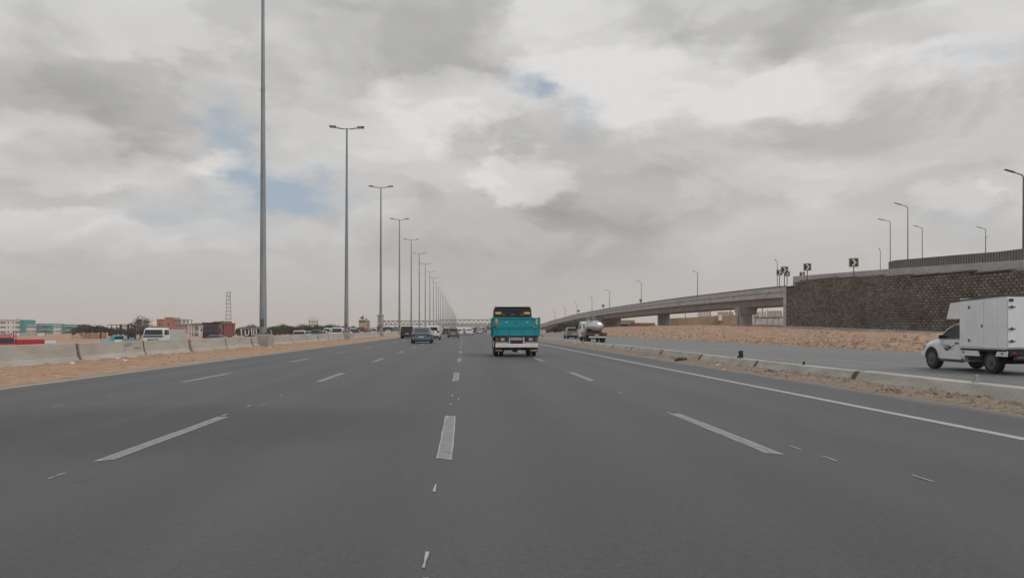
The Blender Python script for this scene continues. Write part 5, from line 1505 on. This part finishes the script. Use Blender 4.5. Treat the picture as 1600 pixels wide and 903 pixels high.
# ------------------------------------------------------------------ buildings on the left
def facade(o, X0, Y0, wdt, dep, z0, z1, mat, name='wall'):
    return MB().box(X0, X0 + wdt, Y0, Y0 + dep, z0, z1).build(name, mat, o)
def win(o, x0, x1, y, z0, z1, mat='window', frame=None):
    f = MB()
    t = .12
    f.box(x0 - t, x0, y - .10, y - .003, z0 - t, z1 + t); f.box(x1, x1 + t, y - .10, y - .003, z0 - t, z1 + t)
    f.box(x0, x1, y - .10, y - .003, z0 - t, z0); f.box(x0, x1, y - .10, y - .003, z1, z1 + t)
    w_ = f.build('window', frame or 'white_wall', o)
    MB().box(x0, x1, y - .04, y - .003, z0, z1).build('pane', mat, w_)
    return w_
def px_block(u0, u1, d, rz=0):
    X0, Y0 = W(u0, d); X1, Y1 = W(u1, d)
    return X0, Y0, (X1 - X0) * 1.0

def school():
    d = 540
    X, Y = W(20, d); gz = ground_z(X, Y)
    o = empty('school_building', (X, Y, gz), -YAW, 'white three-storey school with teal stair tower and teal round-ended wings, far left', 'building')
    k = d / 1200
    def px(u): return (u - 20) * k
    def pz(v): return Zv(v, d) - gz
    MB().box(px(-45), px(33), 0, 14, -1, pz(500)).build('main_block', 'white_wall', o)
    MB().box(px(-45), px(33), -.4, 14.2, pz(500), pz(499)).build('roof_edge', 'conc_light', o)
    for v in (503.7, 511.0, 518.2):
        for a, b in ((-40, -30), (-22, -14), (-9, -3), (0.5, 9), (12, 14.5), (19.5, 21.5), (24, 32)):
            win(o, px(a), px(b), 0, pz(v + 1.1), pz(v - 1.1))
    MB().box(px(33.5), px(39), -1.5, 12, -1, pz(500.5)).build('stair_tower', 'teal_wall', o)
    MB().box(px(33.2), px(39.3), -1.8, 12.2, pz(500.5), pz(499.8)).build('tower_cap', 'teal_wall', o)
    for u0, u1 in ((39.2, 55), (82, 95)):
        MB().box(px(u0), px(u1), 1, 13, -1, pz(507.5)).build('link_block', 'white_wall', o)
        MB().box(px(u0), px(u1), .5, 13, pz(507.5), pz(506.6)).build('roof_edge', 'conc_light', o)
        n = 4
        for v in (510.7, 517.3):
            for q in range(n):
                a = u0 + 1 + (u1 - u0 - 1) * q / n; win(o, px(a), px(a + (u1 - u0) / n - 1.3), 1, pz(v + 1.1), pz(v - 1.1))
    for u0, u1, vt in ((55, 82, 505.3), (95, 118.5, 506.6)):
        n = 12; poly = []
        x0, x1 = px(u0), px(u1)
        for i in range(n + 1):
            a = math.pi * i / n
            poly.append(((x0 + x1) / 2 - (x1 - x0) / 2 * math.cos(a), 3 - 4.5 * math.sin(a) ** .6))
        poly += [(x1, 14), (x0, 14)]
        MB().loft([[(x, y, -1) for x, y in poly], [(x, y, pz(vt)) for x, y in poly]]).build('round_wing', 'teal_wall', o)
        MB().loft([[(x, y - .25, pz(vt + 2.6)) for x, y in poly], [(x, y - .25, pz(vt + 2.1)) for x, y in poly]]).build('white_band', 'white_wall', o)
        MB().loft([[(x, y - .25, pz(vt + 10)) for x, y in poly], [(x, y - .25, pz(vt + 9.6)) for x, y in poly]]).build('white_band', 'white_wall', o)
        for row, (v0, v1) in enumerate(((vt + 9.2, vt + 4.0), (vt + 16, vt + 11))):
            for q in range(4):
                a = u0 + (u1 - u0) * (.50 + .115 * q) - (1.6 if row else 0)
                c = (a + .6 - (u0 + u1) / 2) / ((u1 - u0) / 2); y = 3 - 4.5 * max(0, 1 - c * c) ** .3
                MB().box(px(a), px(a + 1.4), y - .7, y - .1, pz(v0), pz(v1)).build('window_slot', 'window', o)
                MB().box(px(a + .1), px(a + 1.3), y - .8, y - .701, pz(v0), pz(v0 - 1.9)).build('white_fin', 'white_wall', o)
    for u, h in ((23, 5), (25.5, 1.6), (118, 2)): MB().box(px(u), px(u + .35), 3, 3.4, pz(500), pz(500 - h)).build('roof_mast', 'dark', o)
school()

def brick_building():
    d = 430; X, Y = W(265, d); gz = ground_z(X, Y); k = d / 1200
    o = empty('brick_building', (X, Y, gz), -YAW, 'unfinished red brick building with bare columns on its roof, behind the white stake lorry', 'building')
    px = lambda u: (u - 265) * k
    pz = lambda v: Zv(v, d) - gz
    MB().box(px(245), px(270), 0, 10, -1, pz(499)).build('brick_block', 'brick', o)
    MB().box(px(244.5), px(257), -.3, 10, pz(499), pz(498)).build('roof_slab', 'conc_light', o)
    MB().box(px(257.3), px(257.9), -.5, -.1, pz(520), pz(495)).build('column', 'conc_light', o)
    MB().box(px(257), px(270), -.3, 10, pz(496.3), pz(495.2)).build('roof_slab', 'conc_light', o)
    MB().box(px(258), px(270), .2, 10, pz(499), pz(496.3)).build('brick_upper', 'brick', o)
    MB().box(px(270.2), px(293.5), 1, 10, -1, pz(506)).build('brick_block', 'brick_pale', o)
    for z in (506, 511): MB().box(px(270.2), px(293.7), .7, 10.2, pz(z + .6), pz(z)).build('floor_slab', 'conc_light', o)
    for q in range(7): MB().box(px(271.5 + q * 3.1), px(272.6 + q * 3.1), .9, 1.5, pz(506), pz(499.2)).build('column', 'conc_light', o)
    for q in range(4): MB().box(px(271.5 + q * 6), px(272.6 + q * 6), 8, 8.6, pz(506), pz(499.2)).build('column', 'conc_light', o)
    MB().box(px(270.5), px(291.5), .6, 9, pz(499.2), pz(498.4)).build('roof_beam', 'conc_light', o)
    for q in range(5): win(o, px(273.5 + q * 4), px(275.4 + q * 4), 1, pz(510.3), pz(507.4), frame='brick')
    for q in range(3): win(o, px(248 + q * 7), px(251 + q * 7), 0, pz(508.5), pz(505.0), frame='brick')
brick_building()

def pavilion():
    d = 260; X, Y = W(309, d); gz = ground_z(X, Y); k = d / 1200
    o = empty('white_pavilion', (X, Y, gz), -YAW, 'small white building with dark awning roof and dark openings, left of the maroon tipper', 'building')
    px = lambda u: (u - 309) * k
    pz = lambda v: Zv(v, d) - gz
    MB().box(px(296), px(322), 0, 5, -.6, pz(507)).build('wall', 'white_wall', o)
    MB().hexa([(px(295.5), -1.4, pz(507.2)), (px(316), -1.4, pz(507.2)), (px(316), 5, pz(506)), (px(295.5), 5, pz(506)), (px(297), -1.2, pz(505.9)), (px(315), -1.2, pz(505.9)), (px(315), 5, pz(504.2)), (px(297), 5, pz(504.2))]).build('awning', 'pole_dark', o)
    MB().box(px(316.2), px(322), -.3, 5, pz(507), pz(503.5)).build('roof_tank', 'dark', o)
    for a, b in ((298.5, 300.5), (302.5, 304.5), (306, 308), (309.5, 311.2), (316.5, 318), (319.5, 321)):
        win(o, px(a), px(b), 0, pz(516), pz(510))
    for a in (296, 301.2, 305, 313): MB().box(px(a), px(a + .8), -1.3, -1.0, -.6, pz(507.2)).build('post', 'white_wall', o)
    MB().box(px(300), px(312), -1.2, -.1, pz(522), pz(519.5)).build('counter', 'tan_wall', o)
pavilion()

def lattice_tower():
    d = 420; X, Y = W(357, d); gz = ground_z(X, Y); k = d / 1200
    o = empty('lattice_tower', (X, Y, gz), .29, 'steel lattice tower rising behind the maroon tipper', 'tower')
    H = Zv(456.5, d) - gz
    def hw(z): return 1.62 - .72 * z / H
    legs = [(-1, -1), (1, -1), (1, 1), (-1, 1)]
    for sx, sy in legs:
        MB().beam((sx * hw(0), sy * hw(0), 0), (sx * hw(H), sy * hw(H), H), .2, .2).build('leg', 'pole_dark', o)
    n = 11
    for i in range(n + 1):
        z = H * i / n; h = hw(z)
        m = MB()
        for a in range(4):
            p, q = legs[a], legs[(a + 1) % 4]
            m.beam((p[0] * h, p[1] * h, z), (q[0] * h, q[1] * h, z), .19, .19)
        m.build('ring_brace', 'pole_dark', o)
        if i < n:
            z2 = H * (i + 1) / n; h2 = hw(z2); m = MB()
            for a in range(4):
                p, q = legs[a], legs[(a + 1) % 4]
                m.beam((p[0] * h, p[1] * h, z), (q[0] * h2, q[1] * h2, z2), .06, .06)
            m.build('diagonal_brace', 'pole_dark', o)
    for z in (H * .36, H * .72): MB().box(-hw(z) - .2, hw(z) + .2, -hw(z) - .2, hw(z) + .2, z, z + .12).build('platform', 'pole_dark', o)
    for a, z in ((.3, H - 1.2), (2.2, H - 1.5), (4.0, H - 1.0), (1.2, H - 3.2)):
        MB().box(math.cos(a) * 1.2 - .16, math.cos(a) * 1.2 + .16, math.sin(a) * 1.2 - .12, math.sin(a) * 1.2 + .12, z, z + 1.5).build('antenna_panel', 'sign_frame', o)
lattice_tower()

def steel_frame():
    d = 125; X, Y = W(190, d); gz = ground_z(X, Y); k = d / 1200
    o = empty('steel_frame', (X, Y, gz), -YAW, 'black steel frame of posts and bars standing behind the turquoise pickup', 'steel frame')
    px = lambda u: (u - 190) * k
    pz = lambda v: Zv(v, d) - gz
    for u, t, v0 in ((174.5, .05, 507), (182, .05, 507), (188.5, .13, 506.5), (200.5, .14, 506.5), (206, .05, 507), (211, .13, 509)):
        MB().box(px(u) - t, px(u) + t, -t, t, -.3, pz(v0)).build('post', 'dark', o)
    for u0, u1, v, t in ((168, 188.4, 507.4, .05), (188.6, 206, 506.7, .05), (188.6, 200.4, 509.5, .09), (200.6, 210.9, 507.2, .04), (175, 211, 519, .06)):
        MB().box(px(u0), px(u1), -t, t, pz(v) - t, pz(v) + t).build('bar', 'dark', o)
    for v in (512, 515.5): MB().box(px(176), px(200), .16, .20, pz(v) - .025, pz(v) + .025).build('bar', 'dark', o)
    MB().box(px(200.7), px(211), .2, .26, pz(527), pz(520)).build('mesh_panel', 'pole_dark', o)
steel_frame()

def boundary_wall():
    d = 185; X, Y = W(150, d); gz = ground_z(X, Y); k = d / 1200
    o = empty('boundary_wall', (X, Y, gz), -YAW, 'low tan boundary wall with a red-brown gate, left of the black steel frame', 'wall')
    px = lambda u: (u - 150) * k
    pz = lambda v: Zv(v, d) - gz
    for u0, u1 in ((118, 129.6), (130, 143.5), (144, 153.7), (160.5, 166.5)):
        MB().box(px(u0), px(u1), 0, .3, -.5, pz(519.8)).build('wall_bay', 'tan_wall', o)
    for u in (129.7, 143.7, 153.8, 159.8, 166.5): MB().box(px(u), px(u + .9), -.1, .4, -.5, pz(519)).build('pillar', 'cream_wall', o)
    MB().box(px(154.8), px(159.7), .05, .2, -.5, pz(520.5)).build('gate', 'p_maroon', o)
    MB().hexa([(px(118), -3, -.2), (px(133), -3, -.2), (px(132), 0, -.2), (px(119), 0, -.2), (px(122), -2, pz(523.5)), (px(127), -2, pz(524)), (px(126), -.6, pz(521)), (px(121), -.6, pz(521.5))]).build('rubble_heap', 'clod', o)
boundary_wall()
def rear_wall():
    d = 330; X, Y = W(64, d); gz = ground_z(X, Y); k = d / 1200
    o = empty('compound_wall', (X, Y, gz), -YAW, 'long pale compound wall in front of the school, partly hidden by the red pickup', 'wall')
    px = lambda u: (u - 64) * k
    for q in range(7):
        u = -20 + q * 13
        MB().box(px(u), px(u + 12.4), 0, .3, -.5, 1.15).build('wall_bay', 'conc_light' if q % 3 else 'white_wall', o)
        MB().box(px(u + 12.4), px(u + 13), -.15, .45, -.5, 1.35).build('pillar', 'tan_wall', o)
rear_wall()

def kiosk():
    d = 165; X, Y = W(393, d); gz = ground_z(X, Y); k = d / 1200
    o = empty('roadside_kiosk', (X, Y, gz), -YAW, 'dark roadside canopy with white slanted uprights, left of the nearest lamp column', 'kiosk')
    px = lambda u: (u - 393) * k
    pz = lambda v: Zv(v, d) - gz
    MB().box(px(374), px(411), .6, 3.5, pz(513.5), pz(512)).build('canopy', 'conc', o)
    MB().box(px(374), px(411), 3.2, 3.5, -.4, pz(513.5)).build('back_panel', 'dark', o)
    for u in (376.4, 392.5, 395.8, 399.8, 408): MB().hexa([(px(u + .6), -.1, pz(523.5)), (px(u + 1.8), -.1, pz(523.5)), (px(u + 1.8), .1, pz(523.5)), (px(u + .6), .1, pz(523.5)), (px(u - .3), -.1, pz(514)), (px(u + .9), -.1, pz(514)), (px(u + .9), .1, pz(514)), (px(u - .3), .1, pz(514))]).build('upright', 'white_wall', o)
    pts = [(px(386 + 2.6 * math.cos(a)), -.1, pz(521.3 + 2.6 * math.sin(a))) for a in [math.pi * i / 8 for i in range(9)]]
    MB().path([(px(388.8), -.1, pz(515))] + pts + [(px(383.4), -.1, pz(515))], .11).build('curved_upright', 'white_wall', o)
    MB().box(px(400), px(411), -.6, .2, -.4, pz(521)).build('counter', 'pole_dark', o)
kiosk()

def apartment(u0, u1, vt, vb, d, label, storeys, bays, mat='white_wall', roofbits=True, dep=14):
    u = (u0 + u1) / 2; X, Y = W(u, d); gz = ground_z(X, Y); k = d / 1200
    o = empty('apartment_block', (X, Y, gz), -YAW, label, 'building')
    w_ = (u1 - u0) * k / 2; H = Zv(vt, d) - gz
    MB().box(-w_, w_, 0, dep, -1, H).build('wall', mat, o)
    MB().box(-w_ - .2, w_ + .2, -.2, dep + .2, H, H + .45).build('roof_parapet', mat, o)
    zb = max(0.3, Zv(vb, d) - gz); sh = (H - zb) / storeys
    for i in range(storeys):
        for j in range(bays):
            x0 = -w_ + 2 * w_ * (j + .25) / bays; x1 = -w_ + 2 * w_ * (j + .72) / bays
            win(o, x0, x1, 0, zb + sh * i + sh * .3, zb + sh * i + sh * .78, frame=mat)
        MB().box(-w_ - .1, w_ + .1, -.13, -.004, zb + sh * i - .12, zb + sh * i + .12).build('floor_band', 'conc_light', o)
    if roofbits:
        MB().box(-w_ * .3, w_ * .3, dep * .3, dep * .6, H + .45, H + 2.6).build('roof_room', mat, o)
        MB().tube((w_ * .6, dep * .4, H + .45), (w_ * .6, dep * .4, H + 1.9), .7, None, 10).build('water_tank', 'conc', o)
    return o
ap = apartment(482, 497.5, 500.2, 515, 520, 'pale unfinished block with open roof frame above the trees, left of the second lamp column', 3, 4, 'white_wall', False, 10)
fr = MB(); H = Zv(500.2, 520) - ground_z(*W(489.7, 520))
for x in (-3, 0, 3): fr.box(x - .15, x + .15, 0, .3, H + .45, H + 1.6)
fr.box(-3.3, 3.3, 0, .3, H + 1.6, H + 1.9); fr.build('roof_frame', 'conc_light', ap)

def flag_house():
    d = 300; X, Y = W(568, d); gz = ground_z(X, Y); k = d / 1200
    o = empty('flag_house', (X, Y, gz), -YAW, 'small cream building with dark window strip and a torn billboard on its roof', 'building')
    px = lambda u: (u - 568) * k
    pz = lambda v: Zv(v, d) - gz
    MB().box(px(560.5), px(573), 0, 4, -.5, pz(499.8)).build('wall', 'cream_wall', o)
    MB().box(px(560.2), px(573.3), -.2, 4.2, pz(499.8), pz(499.2)).build('roof_slab', 'conc_light', o)
    for q in range(5): MB().box(px(561.2 + q * 2.2), px(563 + q * 2.2), -.08, .2, pz(503.7), pz(501.4)).build('window', 'window', o)
    MB().box(px(560.5), px(573), -.1, -.01, pz(506.5), pz(504.6)).build('wall_band', 'yellow', o)
    MB().hexa([(px(561.8), .5, pz(496.5)), (px(567), .5, pz(499)), (px(567), .65, pz(499)), (px(561.8), .65, pz(496.5)), (px(562), .5, pz(496)), (px(568), .5, pz(492.8)), (px(568), .65, pz(492.8)), (px(562), .65, pz(496))]).build('billboard', 'pole_dark', o)
    MB().hexa([(px(570), .5, pz(498.5)), (px(573.5), .5, pz(498)), (px(573.5), .65, pz(498)), (px(570), .65, pz(498.5)), (px(569.5), .5, pz(498)), (px(573.5), .5, pz(496.5)), (px(573.5), .65, pz(496.5)), (px(569.5), .65, pz(498))]).build('billboard', 'pole_dark', o)
    for u in (565, 567.5, 572): MB().box(px(u), px(u + .35), .66, .8, pz(499.8), pz(495.5 if u < 570 else 497.5)).build('prop', 'pole_dark', o)
    MB().box(px(573.4), px(576), .5, 3, -.5, pz(500)).build('side_block', 'conc', o)
flag_house()

# ------------------------------------------------------------------ footbridge with its stair tower
def footbridge():
    d = 600; k = d / 1200
    xa, Y = W(598, d); Xm, _ = W(686, d); xb, _ = W(800, d)
    Y = 600
    o = empty('footbridge', (0, Y, 0), 0, 'long steel truss footbridge crossing the whole highway in the distance', 'footbridge')
    def span(x0, x1, zb, zt, n):
        L = (x1 - x0) / n
        for yy in (-1.2, 1.2):
            MB().box(x0, x1, yy - .2, yy + .2, zt - .5, zt).build('top_chord', 'pole_dark', o)
            MB().box(x0, x1, yy - .2, yy + .2, zb, zb + .55).build('bottom_chord', 'pole_dark', o)
            for i in range(n):
                a = x0 + i * L
                MB().beam((a, yy, zb + .3), (a + L / 2, yy, zt - .3), .34, .30).build('diagonal', 'pole_dark', o)
                MB().beam((a + L / 2, yy, zt - .3), (a + L, yy, zb + .3), .34, .30).build('diagonal', 'pole_dark', o)
        MB().box(x0, x1, -1.0, 1.0, zb + .05, zb + .3).build('walkway', 'conc', o)
    span(xa, Xm - .5, 4.5, 8.0, 13)
    span(Xm + .6, xb, 5.0, 8.9, 16)
    for x in (Xm, xa + .6): MB().box(x - .55, x + .55, -1.5, 1.5, -.5, 8.8).build('pier', 'conc_light', o)
    MB().box(xb - 1, xb + .2, -1.5, 1.5, -.5, 5).build('pier', 'conc_light', o)
footbridge()
def stair_tower():
    d = 590; X, Y = W(593.5, d); gz = ground_z(X, Y); k = d / 1200
    o = empty('stair_tower', (X, Y, gz), -YAW, 'slim stair tower with overhanging roof at the left end of the footbridge', 'tower')
    px = lambda u: (u - 593.5) * k
    pz = lambda v: Zv(v, d) - gz
    MB().box(px(589.7), px(598), 0, 4, -.5, pz(493)).build('wall', 'conc', o)
    MB().box(px(588.8), px(599), -.5, 4.5, pz(493), pz(491.6)).build('roof', 'conc_girder', o)
    MB().box(px(593.3), px(594), 1, 1.4, pz(491.6), pz(488.8)).build('mast', 'pole_dark', o)
    win(o, px(590), px(591.5), 0, pz(497), pz(494)); win(o, px(595.5), px(597), 0, pz(497), pz(494)); win(o, px(593), px(594.2), 0, pz(506), pz(503.5))
    MB().box(px(592), px(595.6), -.1, -.003, pz(507), pz(502)).build('white_panel', 'white_wall', o)
    MB().box(px(589.7), px(598), -.1, -.003, pz(513), pz(507.2)).build('dark_base', 'pole_dark', o)
stair_tower()
def far_bridge():
    o = empty('far_overpass', (0, 1050, 0), 0, 'faint far overpass crossing the road beyond the footbridge', 'bridge')
    MB().box(-30, 75, 0, 9, 4.6, 6.6).build('girder', 'conc', o)
    MB().box(-30, 75, -.4, 0 - .003, 6.0, 7.4).build('parapet', 'conc', o)
    for x in (-28, -12.5, 22, 60): MB().box(x - .8, x + .8, 3, 5, -.5, 4.6).build('pier', 'conc', o)
far_bridge()

# ------------------------------------------------------------------ behind the flyover on the right
def site_fence():
    d = 232; X, Y = W(1004, d); gz = ground_z(X, Y); k = d / 1200
    o = empty('site_fence', (X, Y, gz), -YAW, 'short rusty orange sheet fence with upright ribs, left of the ribbed flyover pier', 'fence')
    x0, x1 = (985 - 1004) * k, (1023.5 - 1004) * k; zt = Zv(505.3, d) - gz
    n = 12
    for q in range(n):
        a = x0 + (x1 - x0) * q / n; b = x0 + (x1 - x0) * (q + 1) / n
        MB().box(a + .02, b - .02, 0, .05, -.3, zt).build('sheet_panel', 'rust', o)
        MB().box(a - .06, a + .06, -.14, -.003, -.3, zt + .05).build('rib', 'rust', o)
    MB().box(x0, x1, -.2, .1, zt + .055, zt + .25).build('top_rail', 'tan_wall', o)
site_fence()
def brown_wall():
    d = 205; X, Y = W(1120, d); gz = ground_z(X, Y); k = d / 1200
    o = empty('earth_wall', (X, Y, gz), -YAW + .02, 'plain earth-coloured boundary wall seen under the flyover between its two piers', 'wall')
    for q in range(9):
        u = 1046 + q * 12
        t = interp(u, [(1046, 497), (1085, 495), (1110, 493), (1156, 491)])
        MB().box((u - 1120) * k, (u + 11.7 - 1120) * k, 0, .4, -1, Zv(t, d) - gz).build('wall_bay', 'tan_wall', o)
    MB().box((1154.3 - 1120) * k, (1155.6 - 1120) * k, -.3, .5, -1, Zv(490.5, d) - gz).build('end_post', 'conc_dark', o)
    g = MB().box((1121 - 1120) * k, (1126 - 1120) * k, -1.2, -.5, Zv(500.5, d) - gz, Zv(492.5, d) - gz).build('meter_box', 'white_wall', o)
    MB().box((1122 - 1120) * k, (1127 - 1120) * k, -1.2, -.4, -.5, Zv(500.6, d) - gz).build('box_base', 'conc_dark', o)
    for u in (1071, 1094, 1111, 1142): MB().box((u - 1120) * k, (u + .8 - 1120) * k, .5, .8, -1, Zv(484, d) - gz).build('fence_post', 'conc', o)
brown_wall()
def pale_fence():
    d = 245; X, Y = W(1193, d); gz = ground_z(X, Y); k = d / 1200
    o = empty('panel_fence', (X, Y, gz), -YAW, 'pale panel fence with posts seen between the capped pier and the block wall', 'fence')
    for q in range(9):
        u = 1163 + q * 9
        MB().box((u - 1193) * k, (u + 8.4 - 1193) * k, 0, .15, -1, Zv(497.5, d) - gz).build('fence_panel', 'conc_light', o)
        MB().box((u + 8.4 - 1193) * k, (u + 9 - 1193) * k, -.08, .22, -1, Zv(496.5, d) - gz).build('fence_post', 'conc_dark', o)
    MB().box((1192.6 - 1193) * k, (1194 - 1193) * k, 1, 1.3, -1, Zv(478, d) - gz).build('tall_post', 'conc', o)
    MB().box((1180 - 1193) * k, (1229 - 1193) * k, .4, .5, Zv(496.4, d) - gz, Zv(495, d) - gz).build('dark_netting', 'leaf', o)
pale_fence()
X, Y = W(1184, 150)
o = empty('plank_heap', (X, Y, ground_z(X, Y) + .1), .4, 'small heap of discarded timber beside the capped pier', 'timber')
for q in range(4): MB().beam((-1.2 + q * .3, 0, .1), (.9 - q * .1, .4 * q - .4, .5 + .25 * (q % 2)), .16, .09).build('plank', 'wood', o)
apartment(1168, 1186, 489, 500, 620, 'distant tan block just right of the capped pier', 3, 4, 'cream_wall', True)
apartment(1189, 1206, 487.2, 500, 640, 'distant white block in the middle of the gap beside the block wall', 4, 4, 'white_wall', True)
apartment(1209, 1222, 486, 500, 600, 'distant cream block in the gap nearest the block wall', 4, 3, 'cream_wall', False)
apartment(1223, 1240, 489.5, 500, 660, 'distant white block half hidden by the wall pillar', 3, 4, 'white_wall', False)
apartment(1095, 1110, 486.5, 500, 700, 'distant white block showing above the earth wall', 4, 4, 'white_wall', True)
apartment(1128, 1146, 487.5, 500, 680, 'distant tan block above the right half of the earth wall', 3, 5, 'cream_wall', False)

# ------------------------------------------------------------------ trees
def tree_meshes(seed, n_leaf, leaf, clumps, flat_=.8, trunk_h=.35, mat='leaf', wide=.5):
    """unit-height tree: returns trunk and crown meshes"""
    r = random.Random(seed)
    tb = MB()
    tb.path([(0, 0, -.03), (r.uniform(-.01, .01), .01, trunk_h * .6), (r.uniform(-.03, .03), 0, trunk_h)], .028, 6)
    cen = []
    for i in range(clumps):
        a = r.uniform(0, 6.28); q = math.sqrt(r.random()) * wide * .75; z = trunk_h + (1 - trunk_h) * (.12 + .80 * r.random() * (1 - .5 * q / wide))
        c = Vector((math.cos(a) * q, math.sin(a) * q, min(z, .93))); cen.append((c, r.uniform(.09, .19)))
        tb.tube((0, 0, trunk_h * r.uniform(.7, 1)), c, .012, .004, 4)
    cb = MB()
    for i in range(n_leaf):
        c, s = r.choice(cen)
        p = c + Vector((r.gauss(0, s * .62), r.gauss(0, s * .62), r.gauss(0, s * .5)))
        if p.z < trunk_h * .55: p.z = trunk_h * .55 + r.random() * .1
        a = Vector((r.gauss(0, 1), r.gauss(0, 1), r.gauss(0, .7))).normalized(); b = a.orthogonal().normalized()
        L = leaf * r.uniform(.5, 1.3)
        cb.add([p - a * L, p + b * L * .55, p + a * L, p - b * L * .55], [(0, 1, 2, 3)])
    return tb, cb
PROTO = []
for i, (n, lf, cl, wd, th, mt) in enumerate(((2600, .05, 30, .62, .14, 'leaf'), (2300, .048, 26, .52, .16, 'leaf'), (2600, .046, 34, .75, .10, 'leaf'), (1700, .03, 34, .46, .2, 'leaf_grey'))):
    tb, cb = tree_meshes(40 + i, n, lf, cl, trunk_h=th, wide=wd)
    a = tb.build('trunk', 'bark'); b = cb.build('crown', mt)
    PROTO.append((a.data, b.data))
    bpy.data.objects.remove(a); bpy.data.objects.remove(b)
tr = random.Random(77)
def tree(u, d, vt, label, group, proto=None, wide=1.0):
    X, Y = W(u, d); gz = ground_z(X, Y) - .05; H = (Zv(vt, d) - gz)
    o = empty('tree', (X, Y, gz), tr.uniform(0, 6.28), label, 'tree', group)
    o.scale = (H * wide, H * wide, H)
    t, c = PROTO[tr.randrange(3) if proto is None else proto]
    link('trunk', t, o); link('crown', c, o)
    return o
tree(219, 190, 492, 'tall feathery grey-green tree standing alone between the black steel frame and the white stake lorry', 'trees on the left', 3, 1.1)
tree(226, 185, 503, 'lower grey shrubby tree at the right foot of the tall feathery tree', 'trees on the left', 3, 1.4)
LB = 'dark green tree in the loose row along the far left roadside'
GB = 'dark tree belt on the far left'
u = 122
while u < 208:
    tree(u, tr.uniform(240, 330), tr.uniform(504.5, 508.5) if u < 166 else tr.uniform(509.5, 513.5), 'dark bushy tree in the row between the school and the black steel frame', 'trees beside the school', None, tr.uniform(.9, 1.3)); u += tr.uniform(4, 7)
u = 374
while u < 412:
    tree(u, tr.uniform(230, 300), 505 if 395 < u < 402 else tr.uniform(507, 511), 'dark tree in the row behind the roadside canopy', 'trees behind the canopy', None, tr.uniform(.8, 1.2)); u += tr.uniform(4, 7)
u = 424
while u < 552:
    tree(u, tr.uniform(230, 330), tr.uniform(503.5, 509) if u < 520 else tr.uniform(505.5, 510), 'dark tree in the belt between the first and second lamp columns', 'tree belt behind the oncoming traffic', None, tr.uniform(.9, 1.35)); u += tr.uniform(3.5, 6.5)
u = 577
while u < 684:
    tree(u, tr.uniform(380, 560), tr.uniform(508.5, 512), 'far dark tree in the row seen under the left half of the footbridge', 'trees under the footbridge', None, tr.uniform(.9, 1.3)); u += tr.uniform(4, 7.5)
for u in (704, 738, 744, 752, 758, 764):
    tree(u, tr.uniform(700, 900), tr.uniform(508.5, 511), 'faint distant tree under the right half of the footbridge', 'distant trees at the end of the road', None, 1.2)
u = 858
while u < 936:
    tree(u, tr.uniform(225, 262), interp(u, [(858, 511), (870, 506), (885, 501), (905, 499), (936, 501)]) + tr.uniform(-1, 2), 'dark tree in the clump against the flyover ramp, behind the tank truck', 'trees beside the flyover ramp', None, tr.uniform(.9, 1.4)); u += tr.uniform(3.5, 6)
for u, v in ((1170, 494), (1200, 493.5), (1216, 494)): tree(u, 330, v, 'dark shrubby tree behind the pale panel fence beside the block wall', 'trees behind the pale fence', None, 1.5)

# ------------------------------------------------------------------ dusty air
hz = MB().box(-3010, 3010, -3010, 3010, -5.2, 31.5).build('haze', 'dark')
hm = bpy.data.materials.new('dusty_air'); hm.use_nodes = True
hn = hm.node_tree; hn.nodes.clear()
pv = hn.nodes.new('ShaderNodeVolumePrincipled'); ho = hn.nodes.new('ShaderNodeOutputMaterial')
pv.inputs['Color'].default_value = (0.93, 0.89, 0.85, 1); pv.inputs['Density'].default_value = 0.0003; pv.inputs['Anisotropy'].default_value = 0.2
hn.links.new(pv.outputs[0], ho.inputs['Volume'])
hz.data.materials.clear(); hz.data.materials.append(hm)
tag(hz, 'pale dusty air lying over the whole highway', 'haze', kind='stuff')
